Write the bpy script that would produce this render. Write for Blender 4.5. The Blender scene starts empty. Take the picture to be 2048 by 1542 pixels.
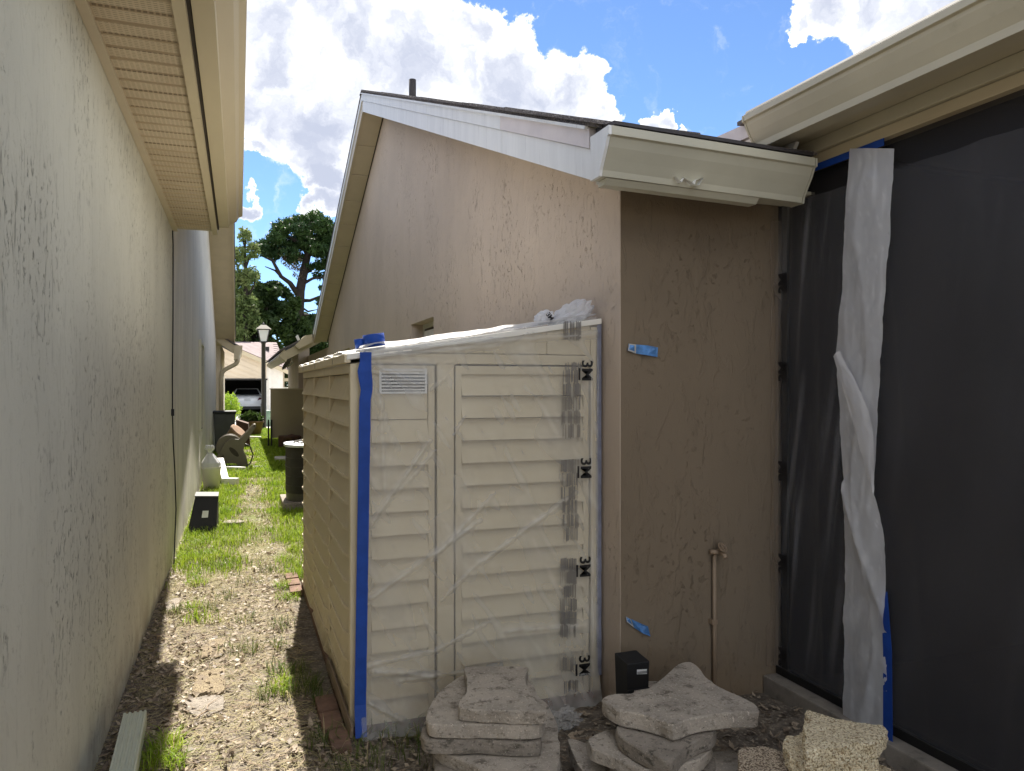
import bpy, bmesh, math, random
import numpy as np
from mathutils import Vector, Matrix, noise as mnoise
R = math.radians
random.seed(7)
rng = np.random.default_rng(11)
scene = bpy.context.scene
COL = scene.collection

# ---------------------------------------------------------------- camera, sky, sun, exposure
YAW = R(19.76); FOC = 1520.0; EYE = 1.6           # focal length in pixels of a 2048 wide picture
cam_d = bpy.data.cameras.new("camera"); cam = bpy.data.objects.new("camera", cam_d); COL.objects.link(cam)
cam_d.sensor_fit = 'HORIZONTAL'; cam_d.sensor_width = 36.0; cam_d.lens = 36.0 * FOC / 2048.0
cam_d.clip_start = 0.05; cam_d.clip_end = 3000.0
cam.location = (0, 0, EYE); cam.rotation_euler = (R(90), 0, -YAW)
scene.camera = cam
SUN = Vector((0.105, 0.86, 1.0)).normalized()
sun_el = math.asin(SUN.z); sun_az = math.atan2(SUN.x, SUN.y)
sd = bpy.data.lights.new("sun", 'SUN'); sd.energy = 3.6; sd.angle = R(0.53); sd.color = (1.0, 0.94, 0.84)
sun = bpy.data.objects.new("sun", sd); COL.objects.link(sun)
sun.rotation_euler = SUN.to_track_quat('Z', 'Y').to_euler(); sun.location = (5, 40, 60)
scene.view_settings.view_transform = 'Standard'; scene.view_settings.look = 'None'
scene.view_settings.gamma = 1.0; scene.view_settings.use_curve_mapping = False
scene.view_settings.exposure = 1.85
scene.cycles.transparent_max_bounces = 24
scene.cycles.max_bounces = 8
scene.cycles.use_denoising = True

ca, sa = math.cos(YAW), math.sin(YAW)
def at(px, py, x=None, y=None, z=None):
    """survey helper: the point of a plane seen along a bearing of the photograph"""
    u = (px - 1024) / FOC; v = (770 - py) / FOC
    D = Vector((u * ca + sa, -u * sa + ca, v))
    t = x / D.x if x is not None else y / D.y if y is not None else (z - EYE) / D.z
    return Vector((D.x * t, D.y * t, EYE + D.z * t))
def bearing(px, py):
    return (at(px, py, y=10.0) - Vector((0, 0, EYE))).normalized()

# world: physical sky with cumulus clouds in front of it
W = bpy.data.worlds.new("World"); scene.world = W; W.use_nodes = True
nt = W.node_tree; nt.nodes.clear()
def wn(t, **k):
    n = nt.nodes.new(t)
    for a, b in k.items(): setattr(n, a, b)
    return n
def wl(a, b): nt.links.new(a, b)
def wmath(op, a, b=None, c=None, clamp=False):
    n = wn('ShaderNodeMath', operation=op); n.use_clamp = clamp
    for i, v in enumerate((a, b, c)):
        if v is None: continue
        if isinstance(v, (int, float)): n.inputs[i].default_value = v
        else: wl(v, n.inputs[i])
    return n.outputs[0]
tc = wn('ShaderNodeTexCoord')
sky = wn('ShaderNodeTexSky', sky_type='NISHITA'); sky.sun_disc = False
sky.sun_elevation = sun_el; sky.sun_rotation = sun_az; sky.air_density = 0.7; sky.dust_density = 0.0; sky.ozone_density = 6.0
nz = wn('ShaderNodeTexNoise'); nz.inputs['Scale'].default_value = 9.0; nz.inputs['Detail'].default_value = 9.0; nz.inputs['Roughness'].default_value = 0.62
wl(tc.outputs['Generated'], nz.inputs['Vector'])
nsub = wn('ShaderNodeVectorMath', operation='SUBTRACT'); wl(nz.outputs['Color'], nsub.inputs[0]); nsub.inputs[1].default_value = (.5, .5, .5)
nsc = wn('ShaderNodeVectorMath', operation='SCALE'); wl(nsub.outputs[0], nsc.inputs[0]); nsc.inputs['Scale'].default_value = 0.16
nad = wn('ShaderNodeVectorMath', operation='ADD'); wl(tc.outputs['Generated'], nad.inputs[0]); wl(nsc.outputs[0], nad.inputs[1])
nno = wn('ShaderNodeVectorMath', operation='NORMALIZE'); wl(nad.outputs[0], nno.inputs[0])
puffs = [(520, 40, 95), (600, 25, 70), (560, 120, 110), (650, 110, 110), (740, 30, 70), (740, 120, 110), (830, 60, 75), (830, 150, 110),
         (955, 60, 60), (915, 130, 90), (1000, 160, 85), (1050, 120, 60), (1090, 200, 80), (1140, 190, 55), (1180, 235, 40), (960, 220, 90),
         (600, 210, 110), (690, 230, 110), (560, 262, 58), (640, 300, 60), (500, 200, 70), (515, 305, 22), (490, 410, 22), (665, 415, 30), (655, 360, 34),
         (1305, 248, 34), (1340, 228, 20), (1380, 265, 20), (1640, 10, 60), (1610, 60, 26), (1760, -20, 85), (1850, 30, 80), (1780, 90, 40), (1940, -40, 110), (2020, 40, 60),
         (700, -90, 110), (560, -110, 130), (880, -150, 80), (320, 60, 160), (300, -120, 160), (250, 300, 120)]
acc = None
for px, py, r in puffs:
    d = bearing(px, py)
    dt = wn('ShaderNodeVectorMath', operation='DOT_PRODUCT'); wl(nno.outputs[0], dt.inputs[0]); dt.inputs[1].default_value = d
    off = math.hypot((px - 1024) / FOC, (770 - py) / FOC)
    rad = r / FOC / (1 + off * off) ** 0.75 * 1.25
    mr = wn('ShaderNodeMapRange'); mr.inputs['From Min'].default_value = math.cos(rad * 1.15); mr.inputs['From Max'].default_value = 1.0
    wl(dt.outputs['Value'], mr.inputs['Value'])
    acc = mr.outputs[0] if acc is None else wmath('SMOOTH_MAX', acc, mr.outputs[0], 0.10)
# unseen cumulus added over the rest of the sky to fill the shade
gz = wn('ShaderNodeTexNoise'); gz.inputs['Scale'].default_value = 2.3; gz.inputs['Detail'].default_value = 8.0; gz.inputs['Roughness'].default_value = 0.6
gm = wn('ShaderNodeMapping'); gm.inputs['Location'].default_value = (3.7, 1.2, 0.4); gm.inputs['Scale'].default_value = (1, 1, 2.0)
wl(tc.outputs['Generated'], gm.inputs[0]); wl(gm.outputs[0], gz.inputs['Vector'])
gen = wn('ShaderNodeMapRange'); gen.inputs['From Min'].default_value = 0.44; gen.inputs['From Max'].default_value = 0.80; wl(gz.outputs['Fac'], gen.inputs['Value'])
fw = bearing(1000, 300)
fd = wn('ShaderNodeVectorMath', operation='DOT_PRODUCT'); wl(tc.outputs['Generated'], fd.inputs[0]); fd.inputs[1].default_value = fw
fm = wn('ShaderNodeMapRange'); fm.inputs['From Min'].default_value = 0.70; fm.inputs['From Max'].default_value = 0.80
fm.inputs['To Min'].default_value = 1.0; fm.inputs['To Max'].default_value = 0.0; wl(fd.outputs['Value'], fm.inputs['Value'])
gen2 = wmath('MULTIPLY', gen.outputs[0], fm.outputs[0])
field = wmath('MAXIMUM', acc, gen2)
nz2 = wn('ShaderNodeTexNoise'); nz2.inputs['Scale'].default_value = 26.0; nz2.inputs['Detail'].default_value = 7.0; nz2.inputs['Roughness'].default_value = 0.6
wl(nno.outputs[0], nz2.inputs['Vector'])
fld = wmath('ADD', field, wmath('MULTIPLY', wmath('SUBTRACT', nz2.outputs['Fac'], 0.5), 0.30))
cov = wn('ShaderNodeMapRange', interpolation_type='SMOOTHSTEP'); cov.inputs['From Min'].default_value = 0.08; cov.inputs['From Max'].default_value = 0.30; wl(fld, cov.inputs['Value'])
# back-lit cumulus: thin rims glow, thick hearts and the flat bases go grey
nz3 = wn('ShaderNodeTexNoise'); nz3.inputs['Scale'].default_value = 14.0; nz3.inputs['Detail'].default_value = 6.0
nof = wn('ShaderNodeVectorMath', operation='ADD'); wl(nno.outputs[0], nof.inputs[0]); nof.inputs[1].default_value = (0.3, 0.9, 0.2); wl(nof.outputs[0], nz3.inputs['Vector'])
thick = wmath('ADD', field, wmath('MULTIPLY', wmath('SUBTRACT', nz3.outputs['Fac'], 0.5), 1.5))
sp = wn('ShaderNodeSeparateXYZ'); wl(tc.outputs['Generated'], sp.inputs[0])
lowm = wn('ShaderNodeMapRange'); lowm.inputs['From Min'].default_value = 0.40; lowm.inputs['From Max'].default_value = 0.22
lowm.inputs['To Min'].default_value = 0.0; lowm.inputs['To Max'].default_value = 0.30; wl(sp.outputs['Z'], lowm.inputs['Value'])
thick = wmath('ADD', thick, lowm.outputs[0])
nz4 = wn('ShaderNodeTexNoise'); nz4.inputs['Scale'].default_value = 34.0; nz4.inputs['Detail'].default_value = 8.0; nz4.inputs['Roughness'].default_value = 0.65
wl(nof.outputs[0], nz4.inputs['Vector'])
thick = wmath('ADD', thick, wmath('MULTIPLY', wmath('SUBTRACT', nz4.outputs['Fac'], 0.5), 0.8))
gr = wn('ShaderNodeMapRange', interpolation_type='SMOOTHSTEP'); gr.inputs['From Min'].default_value = 0.30; gr.inputs['From Max'].default_value = 1.35; wl(thick, gr.inputs['Value'])
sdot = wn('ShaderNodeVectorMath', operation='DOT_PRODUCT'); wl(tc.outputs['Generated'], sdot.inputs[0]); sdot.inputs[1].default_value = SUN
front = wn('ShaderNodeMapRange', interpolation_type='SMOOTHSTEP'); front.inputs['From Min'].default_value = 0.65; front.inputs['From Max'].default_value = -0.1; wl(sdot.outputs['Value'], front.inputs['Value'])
lit = wn('ShaderNodeMix', data_type='RGBA'); wl(front.outputs[0], lit.inputs[0])      # clouds opposite the sun made brighter, to keep the shade lit
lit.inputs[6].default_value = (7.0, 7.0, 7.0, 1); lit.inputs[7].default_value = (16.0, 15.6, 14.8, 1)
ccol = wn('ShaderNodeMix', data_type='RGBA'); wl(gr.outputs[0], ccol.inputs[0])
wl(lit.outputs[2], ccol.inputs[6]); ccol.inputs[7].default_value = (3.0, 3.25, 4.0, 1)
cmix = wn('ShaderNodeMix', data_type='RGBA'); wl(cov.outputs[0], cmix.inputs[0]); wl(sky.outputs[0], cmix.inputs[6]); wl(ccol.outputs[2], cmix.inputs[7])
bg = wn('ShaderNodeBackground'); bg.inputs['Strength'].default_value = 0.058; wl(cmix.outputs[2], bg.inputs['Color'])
wo = wn('ShaderNodeOutputWorld'); wl(bg.outputs[0], wo.inputs['Surface'])

# ---------------------------------------------------------------- materials
MATS = {}
class NT:
    def __init__(s, name):
        s.m = bpy.data.materials.new(name); s.m.use_nodes = True; s.t = s.m.node_tree; s.t.nodes.clear()
        s.out = s.n('ShaderNodeOutputMaterial'); MATS[name] = s.m
        s.geo = s.n('ShaderNodeNewGeometry')
    def n(s, t, **k):
        n = s.t.nodes.new(t)
        for a, b in k.items(): setattr(n, a, b)
        return n
    def l(s, a, b): s.t.links.new(a, b)
    def val(s, sock, v):
        if isinstance(v, (int, float, tuple)): sock.default_value = v
        else: s.l(v, sock)
    def math(s, op, a, b=0.0, c=0.0, clamp=False):
        n = s.n('ShaderNodeMath', operation=op); n.use_clamp = clamp
        for i, v in enumerate((a, b, c)): s.val(n.inputs[i], v)
        return n.outputs[0]
    def pos(s, scale=(1, 1, 1), loc=(0, 0, 0)):
        mp = s.n('ShaderNodeMapping'); mp.inputs['Scale'].default_value = scale; mp.inputs['Location'].default_value = loc
        s.l(s.geo.outputs['Position'], mp.inputs[0]); return mp.outputs[0]
    def noise(s, scale, detail=5, rough=.55, stretch=(1, 1, 1), loc=(0, 0, 0), dist=0.0):
        n = s.n('ShaderNodeTexNoise'); n.inputs['Scale'].default_value = scale; n.inputs['Detail'].default_value = detail
        n.inputs['Roughness'].default_value = rough; n.inputs['Distortion'].default_value = dist
        s.l(s.pos(stretch, loc), n.inputs['Vector']); return n.outputs['Fac']
    def voro(s, scale, stretch=(1, 1, 1), feature='F1', out='Distance'):
        n = s.n('ShaderNodeTexVoronoi', feature=feature); n.inputs['Scale'].default_value = scale
        s.l(s.pos(stretch), n.inputs['Vector']); return n.outputs[out]
    def step(s, v, a, b, lo=0.0, hi=1.0):
        n = s.n('ShaderNodeMapRange', interpolation_type='SMOOTHSTEP')
        n.inputs['From Min'].default_value = a; n.inputs['From Max'].default_value = b
        n.inputs['To Min'].default_value = lo; n.inputs['To Max'].default_value = hi
        s.l(v, n.inputs['Value']); return n.outputs[0]
    def mix(s, f, a, b):
        n = s.n('ShaderNodeMix', data_type='RGBA'); s.val(n.inputs[0], f)
        for k, v in ((6, a), (7, b)):
            if isinstance(v, tuple): n.inputs[k].default_value = (*v[:3], 1)
            else: s.l(v, n.inputs[k])
        return n.outputs[2]
    def bump(s, h, dist=.005, strength=1.0, prev=None):
        n = s.n('ShaderNodeBump'); n.inputs['Distance'].default_value = dist; n.inputs['Strength'].default_value = strength
        s.l(h, n.inputs['Height'])
        if prev is not None: s.l(prev, n.inputs['Normal'])
        return n.outputs[0]
    def pbr(s, col, rough=.6, metal=0.0, normal=None, spec=.4, **k):
        p = s.n('ShaderNodeBsdfPrincipled')
        if isinstance(col, tuple): p.inputs['Base Color'].default_value = (*col[:3], 1)
        else: s.l(col, p.inputs['Base Color'])
        s.val(p.inputs['Roughness'], rough); p.inputs['Metallic'].default_value = metal; p.inputs['Specular IOR Level'].default_value = spec
        if normal is not None: s.l(normal, p.inputs['Normal'])
        for a, b in k.items(): s.val(p.inputs[a.replace('_', ' ')], b)
        return p.outputs[0]
    def fin(s, sh): s.l(sh, s.out.inputs['Surface']); return s.m

def simple(name, col, rough=.6, metal=0, var=.15, scale=6, bump=0, bscale=60, stretch=(1, 1, 1), spec=.4, dirt=None, **k):
    t = NT(name)
    f = t.noise(scale, 6, .6, stretch)
    c = t.mix(t.step(f, .3, .7), tuple(v * (1 - var) for v in col), tuple(min(1, v * (1 + var)) for v in col))
    if dirt:
        d = t.step(t.noise(scale * 2.3, 8, .65, stretch, (5, 3, 1)), dirt[1], dirt[1] + .18)
        c = t.mix(t.math('MULTIPLY', d, dirt[2]), c, dirt[0])
    nrm = t.bump(t.noise(bscale, 5, .6), bump) if bump else None
    return t.fin(t.pbr(c, rough, metal, nrm, spec, **k))

def stucco(name, col, stain, amount, seed, bleach=None, depth=.006, dens=0.0, crawl_h=.30, relief=-1.0):
    t = NT(name)
    lo = (seed, seed * 2, seed * .7)
    patch = t.step(t.noise(1.9, 5, .62, (1, 1, .6), (lo[1], 2, lo[0])), .40, .62)
    pits = t.step(t.noise(30, 8, .68, (1, 1, .75), lo, .4), .555 - dens, .72 - dens)
    streak = t.step(t.noise(26, 7, .66, (1, 1, .26), (lo[1], 0, 3), .5), .57 - dens, .74 - dens)
    crawl = t.step(t.noise(13, 5, .6, (1, 1, .35), (2, lo[0], 3), 1.2), .52, .66)
    g = t.math('MAXIMUM', t.math('MULTIPLY', pits, t.math('ADD', patch, .10)), t.math('MULTIPLY', streak, t.math('ADD', t.math('MULTIPLY', patch, .8), .15)), clamp=True)
    fine = t.noise(110, 4, .6, (1, 1, .6), lo)
    h = t.math('ADD', t.math('ADD', t.math('MULTIPLY', fine, .12), t.math('MULTIPLY', crawl, crawl_h)), t.math('MULTIPLY', g, relief))
    col_v = t.mix(t.step(t.noise(.8, 4, .6, (1, 1, .6), lo), .35, .65), tuple(v * .92 for v in col), tuple(min(1, v * 1.05) for v in col))
    c = t.mix(t.math('MULTIPLY', g, amount, clamp=True), col_v, stain)
    if bleach:
        c = t.mix(t.math('MULTIPLY', t.step(t.noise(6, 7, .65, (1, 1, .12), (1, 1, 1)), .42, .68), .8), c, bleach)
    foot = t.n('ShaderNodeSeparateXYZ'); t.l(t.geo.outputs['Position'], foot.inputs[0])
    splash = t.math('MULTIPLY', t.step(foot.outputs['Z'], .40, .0), t.step(t.noise(5, 5, .6), .35, .65))
    c = t.mix(t.math('MULTIPLY', splash, .45), c, (.24, .17, .10))
    return t.fin(t.pbr(c, .88, 0, t.bump(h, depth), .25))

stucco('stucco_left', (.66, .64, .525), (.19, .18, .135), .85, 3.1, dens=.006)
stucco('stucco_left_far', (.60, .57, .50), (.16, .15, .13), .55, 9.3, bleach=(.72, .68, .59))
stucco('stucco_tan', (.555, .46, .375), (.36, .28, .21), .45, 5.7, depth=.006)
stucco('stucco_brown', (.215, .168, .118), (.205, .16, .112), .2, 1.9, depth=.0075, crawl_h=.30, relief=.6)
simple('trim_tan', (.46, .37, .24), .5, var=.06, scale=3, dirt=((.16, .11, .06), .62, .45), stretch=(1, 1, 3))
simple('trim_white', (.74, .74, .72), .45, var=.05, scale=2, dirt=((.42, .40, .40), .56, .5), stretch=(5, 5, .6))
simple('trim_pink', (.66, .60, .585), .5, var=.05)
simple('gutter_tan', (.50, .46, .34), .42, var=.05, scale=3, dirt=((.25, .24, .14), .60, .35))
simple('gutter_grey', (.50, .48, .38), .42, var=.05, scale=3, dirt=((.30, .30, .20), .58, .35))
simple('fascia_tan', (.54, .46, .31), .5, var=.05, scale=2, dirt=((.28, .20, .10), .60, .4), stretch=(1, .3, 3))
simple('dark_gap', (.05, .04, .03), .8)
t = NT('soffit_vinyl')      # vented vinyl: rows of small punched slots
s = t.n('ShaderNodeSeparateXYZ'); t.l(t.geo.outputs['Position'], s.inputs[0])
fx = t.math('ABSOLUTE', t.math('SUBTRACT', t.math('FRACT', t.math('MULTIPLY', s.outputs['X'], 46.0)), .5))
fy = t.math('ABSOLUTE', t.math('SUBTRACT', t.math('FRACT', t.math('MULTIPLY', s.outputs['Y'], 62.0)), .5))
hole = t.math('MULTIPLY', t.math('LESS_THAN', fx, .32), t.math('LESS_THAN', fy, .15))
base = t.mix(t.step(t.noise(2, 5, .6), .35, .65), (.50, .40, .27), (.56, .46, .32))
t.fin(t.pbr(t.mix(t.math('MULTIPLY', hole, .6), base, (.16, .12, .08)), .5, 0, t.bump(t.math('SUBTRACT', 1.0, hole), .002), .3))
simple('soffit_plain', (.52, .44, .32), .5, var=.05, scale=3)
t = NT('shingle')
c = t.mix(t.step(t.noise(3, 5, .6), .3, .7), (.075, .068, .07), (.13, .115, .11))
c = t.mix(t.step(t.noise(140, 2, .5), .45, .6), c, (.22, .20, .19))
t.fin(t.pbr(c, .95, 0, t.bump(t.noise(160, 3), .002), .2))
simple('shingle_pink', (.25, .20, .195), .95, var=.12, scale=2, bump=.01, bscale=20)
simple('pipe_dark', (.035, .03, .03), .6)
t = NT('shed_vinyl')
c = t.mix(t.step(t.noise(1.3, 5, .6), .3, .7), (.57, .49, .335), (.63, .55, .39))
c = t.mix(t.math('MULTIPLY', t.step(t.noise(9, 8, .7, (1, 1, .35)), .56, .72), .30), c, (.36, .30, .20))
sp_ = t.n('ShaderNodeSeparateXYZ'); t.l(t.geo.outputs['Position'], sp_.inputs[0])
c = t.mix(t.math('MULTIPLY', t.math('MULTIPLY', t.step(sp_.outputs['Z'], .50, .02), t.step(t.noise(7, 7, .7, (1, 1, .5)), .30, .65)), .55), c, (.26, .20, .13))
t.fin(t.pbr(c, .48, 0, t.bump(t.noise(160, 3, .5), .0008), .35))
simple('shed_vinyl_roof', (.78, .76, .70), .4, var=.04, scale=3)
simple('shed_dark', (.03, .028, .025), .7)
simple('screw_dark', (.05, .05, .05), .4, metal=.8)
def cast_concrete(name, col, dirt, amt, seed):
    t = NT(name); lo = (seed, seed * 1.7, 0)
    c = t.mix(t.step(t.noise(5, 7, .65, (1, 1, 1), lo), .32, .68), tuple(v * .78 for v in col), tuple(v * 1.15 for v in col))
    c = t.mix(t.math('MULTIPLY', t.step(t.noise(16, 8, .7, (1, 1, 2.2), lo), .52, .66), amt), c, dirt)          # lichen and ground-in dirt
    c = t.mix(t.math('MULTIPLY', t.step(t.noise(55, 6, .7, (1, 1, 1), lo), .58, .66), .75), c, tuple(v * .28 for v in col))   # pinholes
    c = t.mix(t.math('MULTIPLY', t.step(t.noise(120, 2, .5, (1, 1, 1), lo), .62, .68), .6), c, tuple(min(1, v * 1.7) for v in col))  # sand grains
    h = t.math('ADD', t.math('MULTIPLY', t.noise(28, 8, .75, (1, 1, 1), lo), 1.0), t.math('MULTIPLY', t.noise(95, 5, .7, (1, 1, 1), lo), .55))
    return t.fin(t.pbr(c, .95, 0, t.bump(h, .012), .15))
cast_concrete('concrete', (.48, .425, .36), (.13, .11, .085), .75, 2.0)
cast_concrete('concrete_dark', (.33, .29, .245), (.075, .07, .055), .8, 7.0)
simple('concrete_pale', (.50, .47, .43), .9, var=.10, scale=2, bump=.002, bscale=50)
t = NT('pea_gravel')
cid = t.voro(150, out='Color'); sx_ = t.n('ShaderNodeSeparateColor'); t.l(cid, sx_.inputs[0])
c = t.mix(sx_.outputs[0], (.88, .77, .54), (.70, .59, .40)); c = t.mix(t.step(sx_.outputs[1], .7, 1.0), c, (.94, .86, .66))
dist = t.voro(150)
c = t.mix(t.step(dist, .50, .78), c, (.34, .25, .14))
t.fin(t.pbr(c, .75, 0, t.bump(t.math('SUBTRACT', 1.0, dist), .006), .35))
t = NT('pea_gravel_worn')
cid = t.voro(130, out='Color'); sx_ = t.n('ShaderNodeSeparateColor'); t.l(cid, sx_.inputs[0])
c = t.mix(sx_.outputs[0], (.34, .28, .18), (.24, .195, .125)); dist = t.voro(130)
c = t.mix(t.step(dist, .40, .72), c, (.16, .12, .08)); c = t.mix(t.step(t.noise(9, 6, .6), .50, .62), c, (.20, .16, .12))
t.fin(t.pbr(c, .9, 0, t.bump(t.math('SUBTRACT', 1.0, dist), .004), .2))
t = NT('pea_gravel_pink')
cid = t.voro(150, out='Color'); sx_ = t.n('ShaderNodeSeparateColor'); t.l(cid, sx_.inputs[0])
c = t.mix(sx_.outputs[0], (.64, .54, .41), (.48, .39, .29)); dist = t.voro(150)
c = t.mix(t.step(dist, .42, .72), c, (.15, .11, .075))
t.fin(t.pbr(c, .8, 0, t.bump(t.math('SUBTRACT', 1.0, dist), .006), .3))
simple('clay_brick', (.17, .10, .07), .92, var=.25, scale=12, bump=.004, bscale=60, dirt=((.14, .10, .08), .52, .6))
simple('wood_grey', (.20, .15, .105), .85, var=.25, scale=6, stretch=(12, 1, 12), bump=.002)
simple('black_plastic', (.010, .010, .011), .6, var=.2, spec=.5)
simple('grey_plastic', (.055, .058, .06), .5, var=.1)
simple('reel_taupe', (.17, .145, .11), .55, var=.1, scale=3)
simple('hose_dark', (.03, .035, .03), .5)
simple('rust_brown', (.10, .05, .035), .8, var=.3)
simple('white_plastic', (.78, .77, .72), .45, var=.05, scale=4, dirt=((.50, .46, .36), .58, .4))
simple('offcut_green', (.56, .58, .46), .40, var=.05, scale=3, dirt=((.35, .36, .28), .60, .4))
simple('label_white', (.82, .82, .82), .5, var=.03)
simple('print_black', (.012, .012, .014), .5)
simple('print_grey', (.17, .16, .15), .55)
simple('panel_tan', (.36, .295, .20), .6, var=.05, scale=1)
simple('iron_black', (.02, .02, .02), .5, metal=.4)
simple('ac_grey', (.075, .068, .06), .5, var=.1, metal=.3)
simple('ac_top', (.62, .65, .68), .4, metal=.3)
simple('lamp_dark', (.028, .026, .024), .5, metal=.3)
t = NT('lamp_glass'); t.fin(t.pbr((.85, .85, .82), .35, 0, None, .5, Transmission_Weight=.35))
simple('utility_green', (.17, .26, .19), .6)
simple('terracotta', (.30, .19, .12), .85, var=.15)
simple('car_white', (.80, .82, .85), .18, var=.01, spec=.6, Coat_Weight=.6)
t = NT('car_glass'); t.fin(t.pbr((.01, .012, .014), .06, 0, None, .6))
simple('car_lamp', (.10, .012, .012), .15, spec=.6)
simple('car_black', (.012, .012, .012), .5)
simple('plate_white', (.62, .64, .66), .4)
simple('house_cream', (.66, .56, .42), .85, var=.06, scale=1, bump=.003)
simple('house_white', (.80, .76, .68), .8, var=.05)
simple('garage_inside', (.06, .055, .05), .9)
simple('dish_grey', (.60, .61, .62), .4)
simple('blue_tape', (.010, .058, .32), .55, var=.12, scale=14, bump=.0015, bscale=40, spec=.3)
simple('blue_tape_pale', (.10, .26, .58), .5, var=.3, scale=30, bump=.004, bscale=50)
simple('tape_dusty', (.17, .18, .235), .6, var=.2, scale=18, bump=.002, bscale=30)
simple('overspray', (.46, .46, .44), .6, var=.15, scale=20)
simple('brass_painted', (.30, .22, .15), .5, var=.1)
simple('window_film', (.70, .70, .72), .35, var=.08, scale=9, bump=.01, bscale=12)
simple('window_frame', (.55, .53, .50), .5)
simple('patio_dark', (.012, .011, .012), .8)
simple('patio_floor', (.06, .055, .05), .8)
simple('kerb', (.26, .23, .19), .9, var=.2, scale=6, bump=.004, dirt=((.10, .09, .07), .52, .6))
def film(name, opac, col, rough=.22, noise_amt=.12, sc=3.0, trans=.35, fold=0.0):
    t = NT(name)
    tr = t.n('ShaderNodeBsdfTransparent'); tr.inputs[0].default_value = (.97, .97, .97, 1)
    tl = t.n('ShaderNodeBsdfTranslucent'); tl.inputs[0].default_value = (*col, 1)
    nrm = t.bump(t.noise(14, 3, .5, (1, 1, .6)), .003)
    p = t.pbr(col, rough, 0, nrm, .5)
    m1 = t.n('ShaderNodeMixShader'); m1.inputs[0].default_value = trans; t.l(p, m1.inputs[1]); t.l(tl.outputs[0], m1.inputs[2])
    lw = t.n('ShaderNodeLayerWeight'); lw.inputs[0].default_value = .35
    f = t.math('ADD', t.math('MULTIPLY', t.noise(sc, 5, .6, (1, 1, .7)), noise_amt * 2), opac - noise_amt)
    f = t.math('ADD', f, t.math('MULTIPLY', t.math('POWER', lw.outputs['Facing'], 2.0), .35), clamp=True)
    if fold:      # creased film lies double; crease highlights and milky sheen painted in as opacity
        at_ = t.n('ShaderNodeAttribute'); at_.attribute_name = 'fold'; f = t.math('ADD', f, t.math('MULTIPLY', at_.outputs['Fac'], fold), clamp=True)
    m2 = t.n('ShaderNodeMixShader'); t.l(f, m2.inputs[0]); t.l(tr.outputs[0], m2.inputs[1]); t.l(m1.outputs[0], m2.inputs[2])
    return t.fin(m2.outputs[0])
film('film_clear', .27, (.80, .80, .79), .14, .07, 1.4, fold=.34)
film('film_dim', .05, (.70, .70, .74), .2, .03, fold=.30)
film('film_brown', .45, (.42, .33, .24), .35)
film('film_white', .74, (.86, .86, .88), .2, .08, 3.0, fold=.22)
film('film_bundle', .80, (.84, .84, .86), .3, .10, 8.0)
t = NT('screen_mesh')      # black insect screen, half open
tr = t.n('ShaderNodeBsdfTransparent'); p = t.pbr(t.mix(t.step(t.noise(1.3, 5, .6), .3, .7), (.018, .017, .019), (.033, .031, .034)), .6, 0, None, .35)
m = t.n('ShaderNodeMixShader'); m.inputs[0].default_value = .72; t.l(tr.outputs[0], m.inputs[1]); t.l(p, m.inputs[2]); t.fin(m.outputs[0])
def leafmat(name, c1, c2, scale=30, tl=.35, rough=.55):
    t = NT(name)
    c = t.mix(t.step(t.noise(scale, 3, .6), .3, .7), c1, c2)
    p = t.pbr(c, rough, 0, None, .25); tb = t.n('ShaderNodeBsdfTranslucent'); t.l(c, tb.inputs[0])
    m = t.n('ShaderNodeMixShader'); m.inputs[0].default_value = tl; t.l(p, m.inputs[1]); t.l(tb.outputs[0], m.inputs[2]); return t.fin(m.outputs[0])
leafmat('grass_bright', (.18, .30, .016), (.34, .43, .04), 5)
leafmat('grass_straw', (.50, .42, .25), (.34, .31, .14), 9)
leafmat('grass_dull', (.07, .12, .02), (.16, .18, .05), 7)
leafmat('litter_pale', (.48, .40, .30), (.32, .25, .175), 60, .15)
leafmat('litter_brown', (.26, .20, .145), (.13, .10, .075), 60, .1)
simple('twig', (.24, .18, .125), .9, var=.35, scale=30)
leafmat('leaf_pine', (.018, .045, .014), (.05, .095, .025), .8, .2)
leafmat('leaf_oak', (.018, .038, .010), (.05, .085, .02), .6, .3)
leafmat('leaf_light', (.10, .16, .05), (.20, .24, .09), .8, .4)
leafmat('leaf_lime', (.22, .36, .02), (.34, .44, .05), 4, .4)
leafmat('leaf_dry', (.17, .13, .09), (.24, .20, .15), 1, .2)
simple('bark', (.030, .024, .019), .95, var=.3, scale=3, bump=.03, bscale=9)
t = NT('soil')
g = t.noise(2.2, 6, .6); fine = t.noise(55, 6, .65); mid = t.noise(11, 6, .6)
c = t.mix(t.step(mid, .35, .65), (.12, .10, .08), (.23, .195, .155))
c = t.mix(t.step(fine, .50, .66), c, (.36, .31, .24))
sep = t.n('ShaderNodeSeparateXYZ'); t.l(t.geo.outputs['Position'], sep.inputs[0])
lawn = t.math('MULTIPLY', t.step(sep.outputs['Y'], 6.2, 8.2), t.step(g, .30, .60))
c = t.mix(t.math('MULTIPLY', lawn, .75), c, (.13, .16, .03))
t.fin(t.pbr(c, .95, 0, t.bump(t.math('ADD', mid, t.math('MULTIPLY', fine, .4)), .03), .15))
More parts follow.
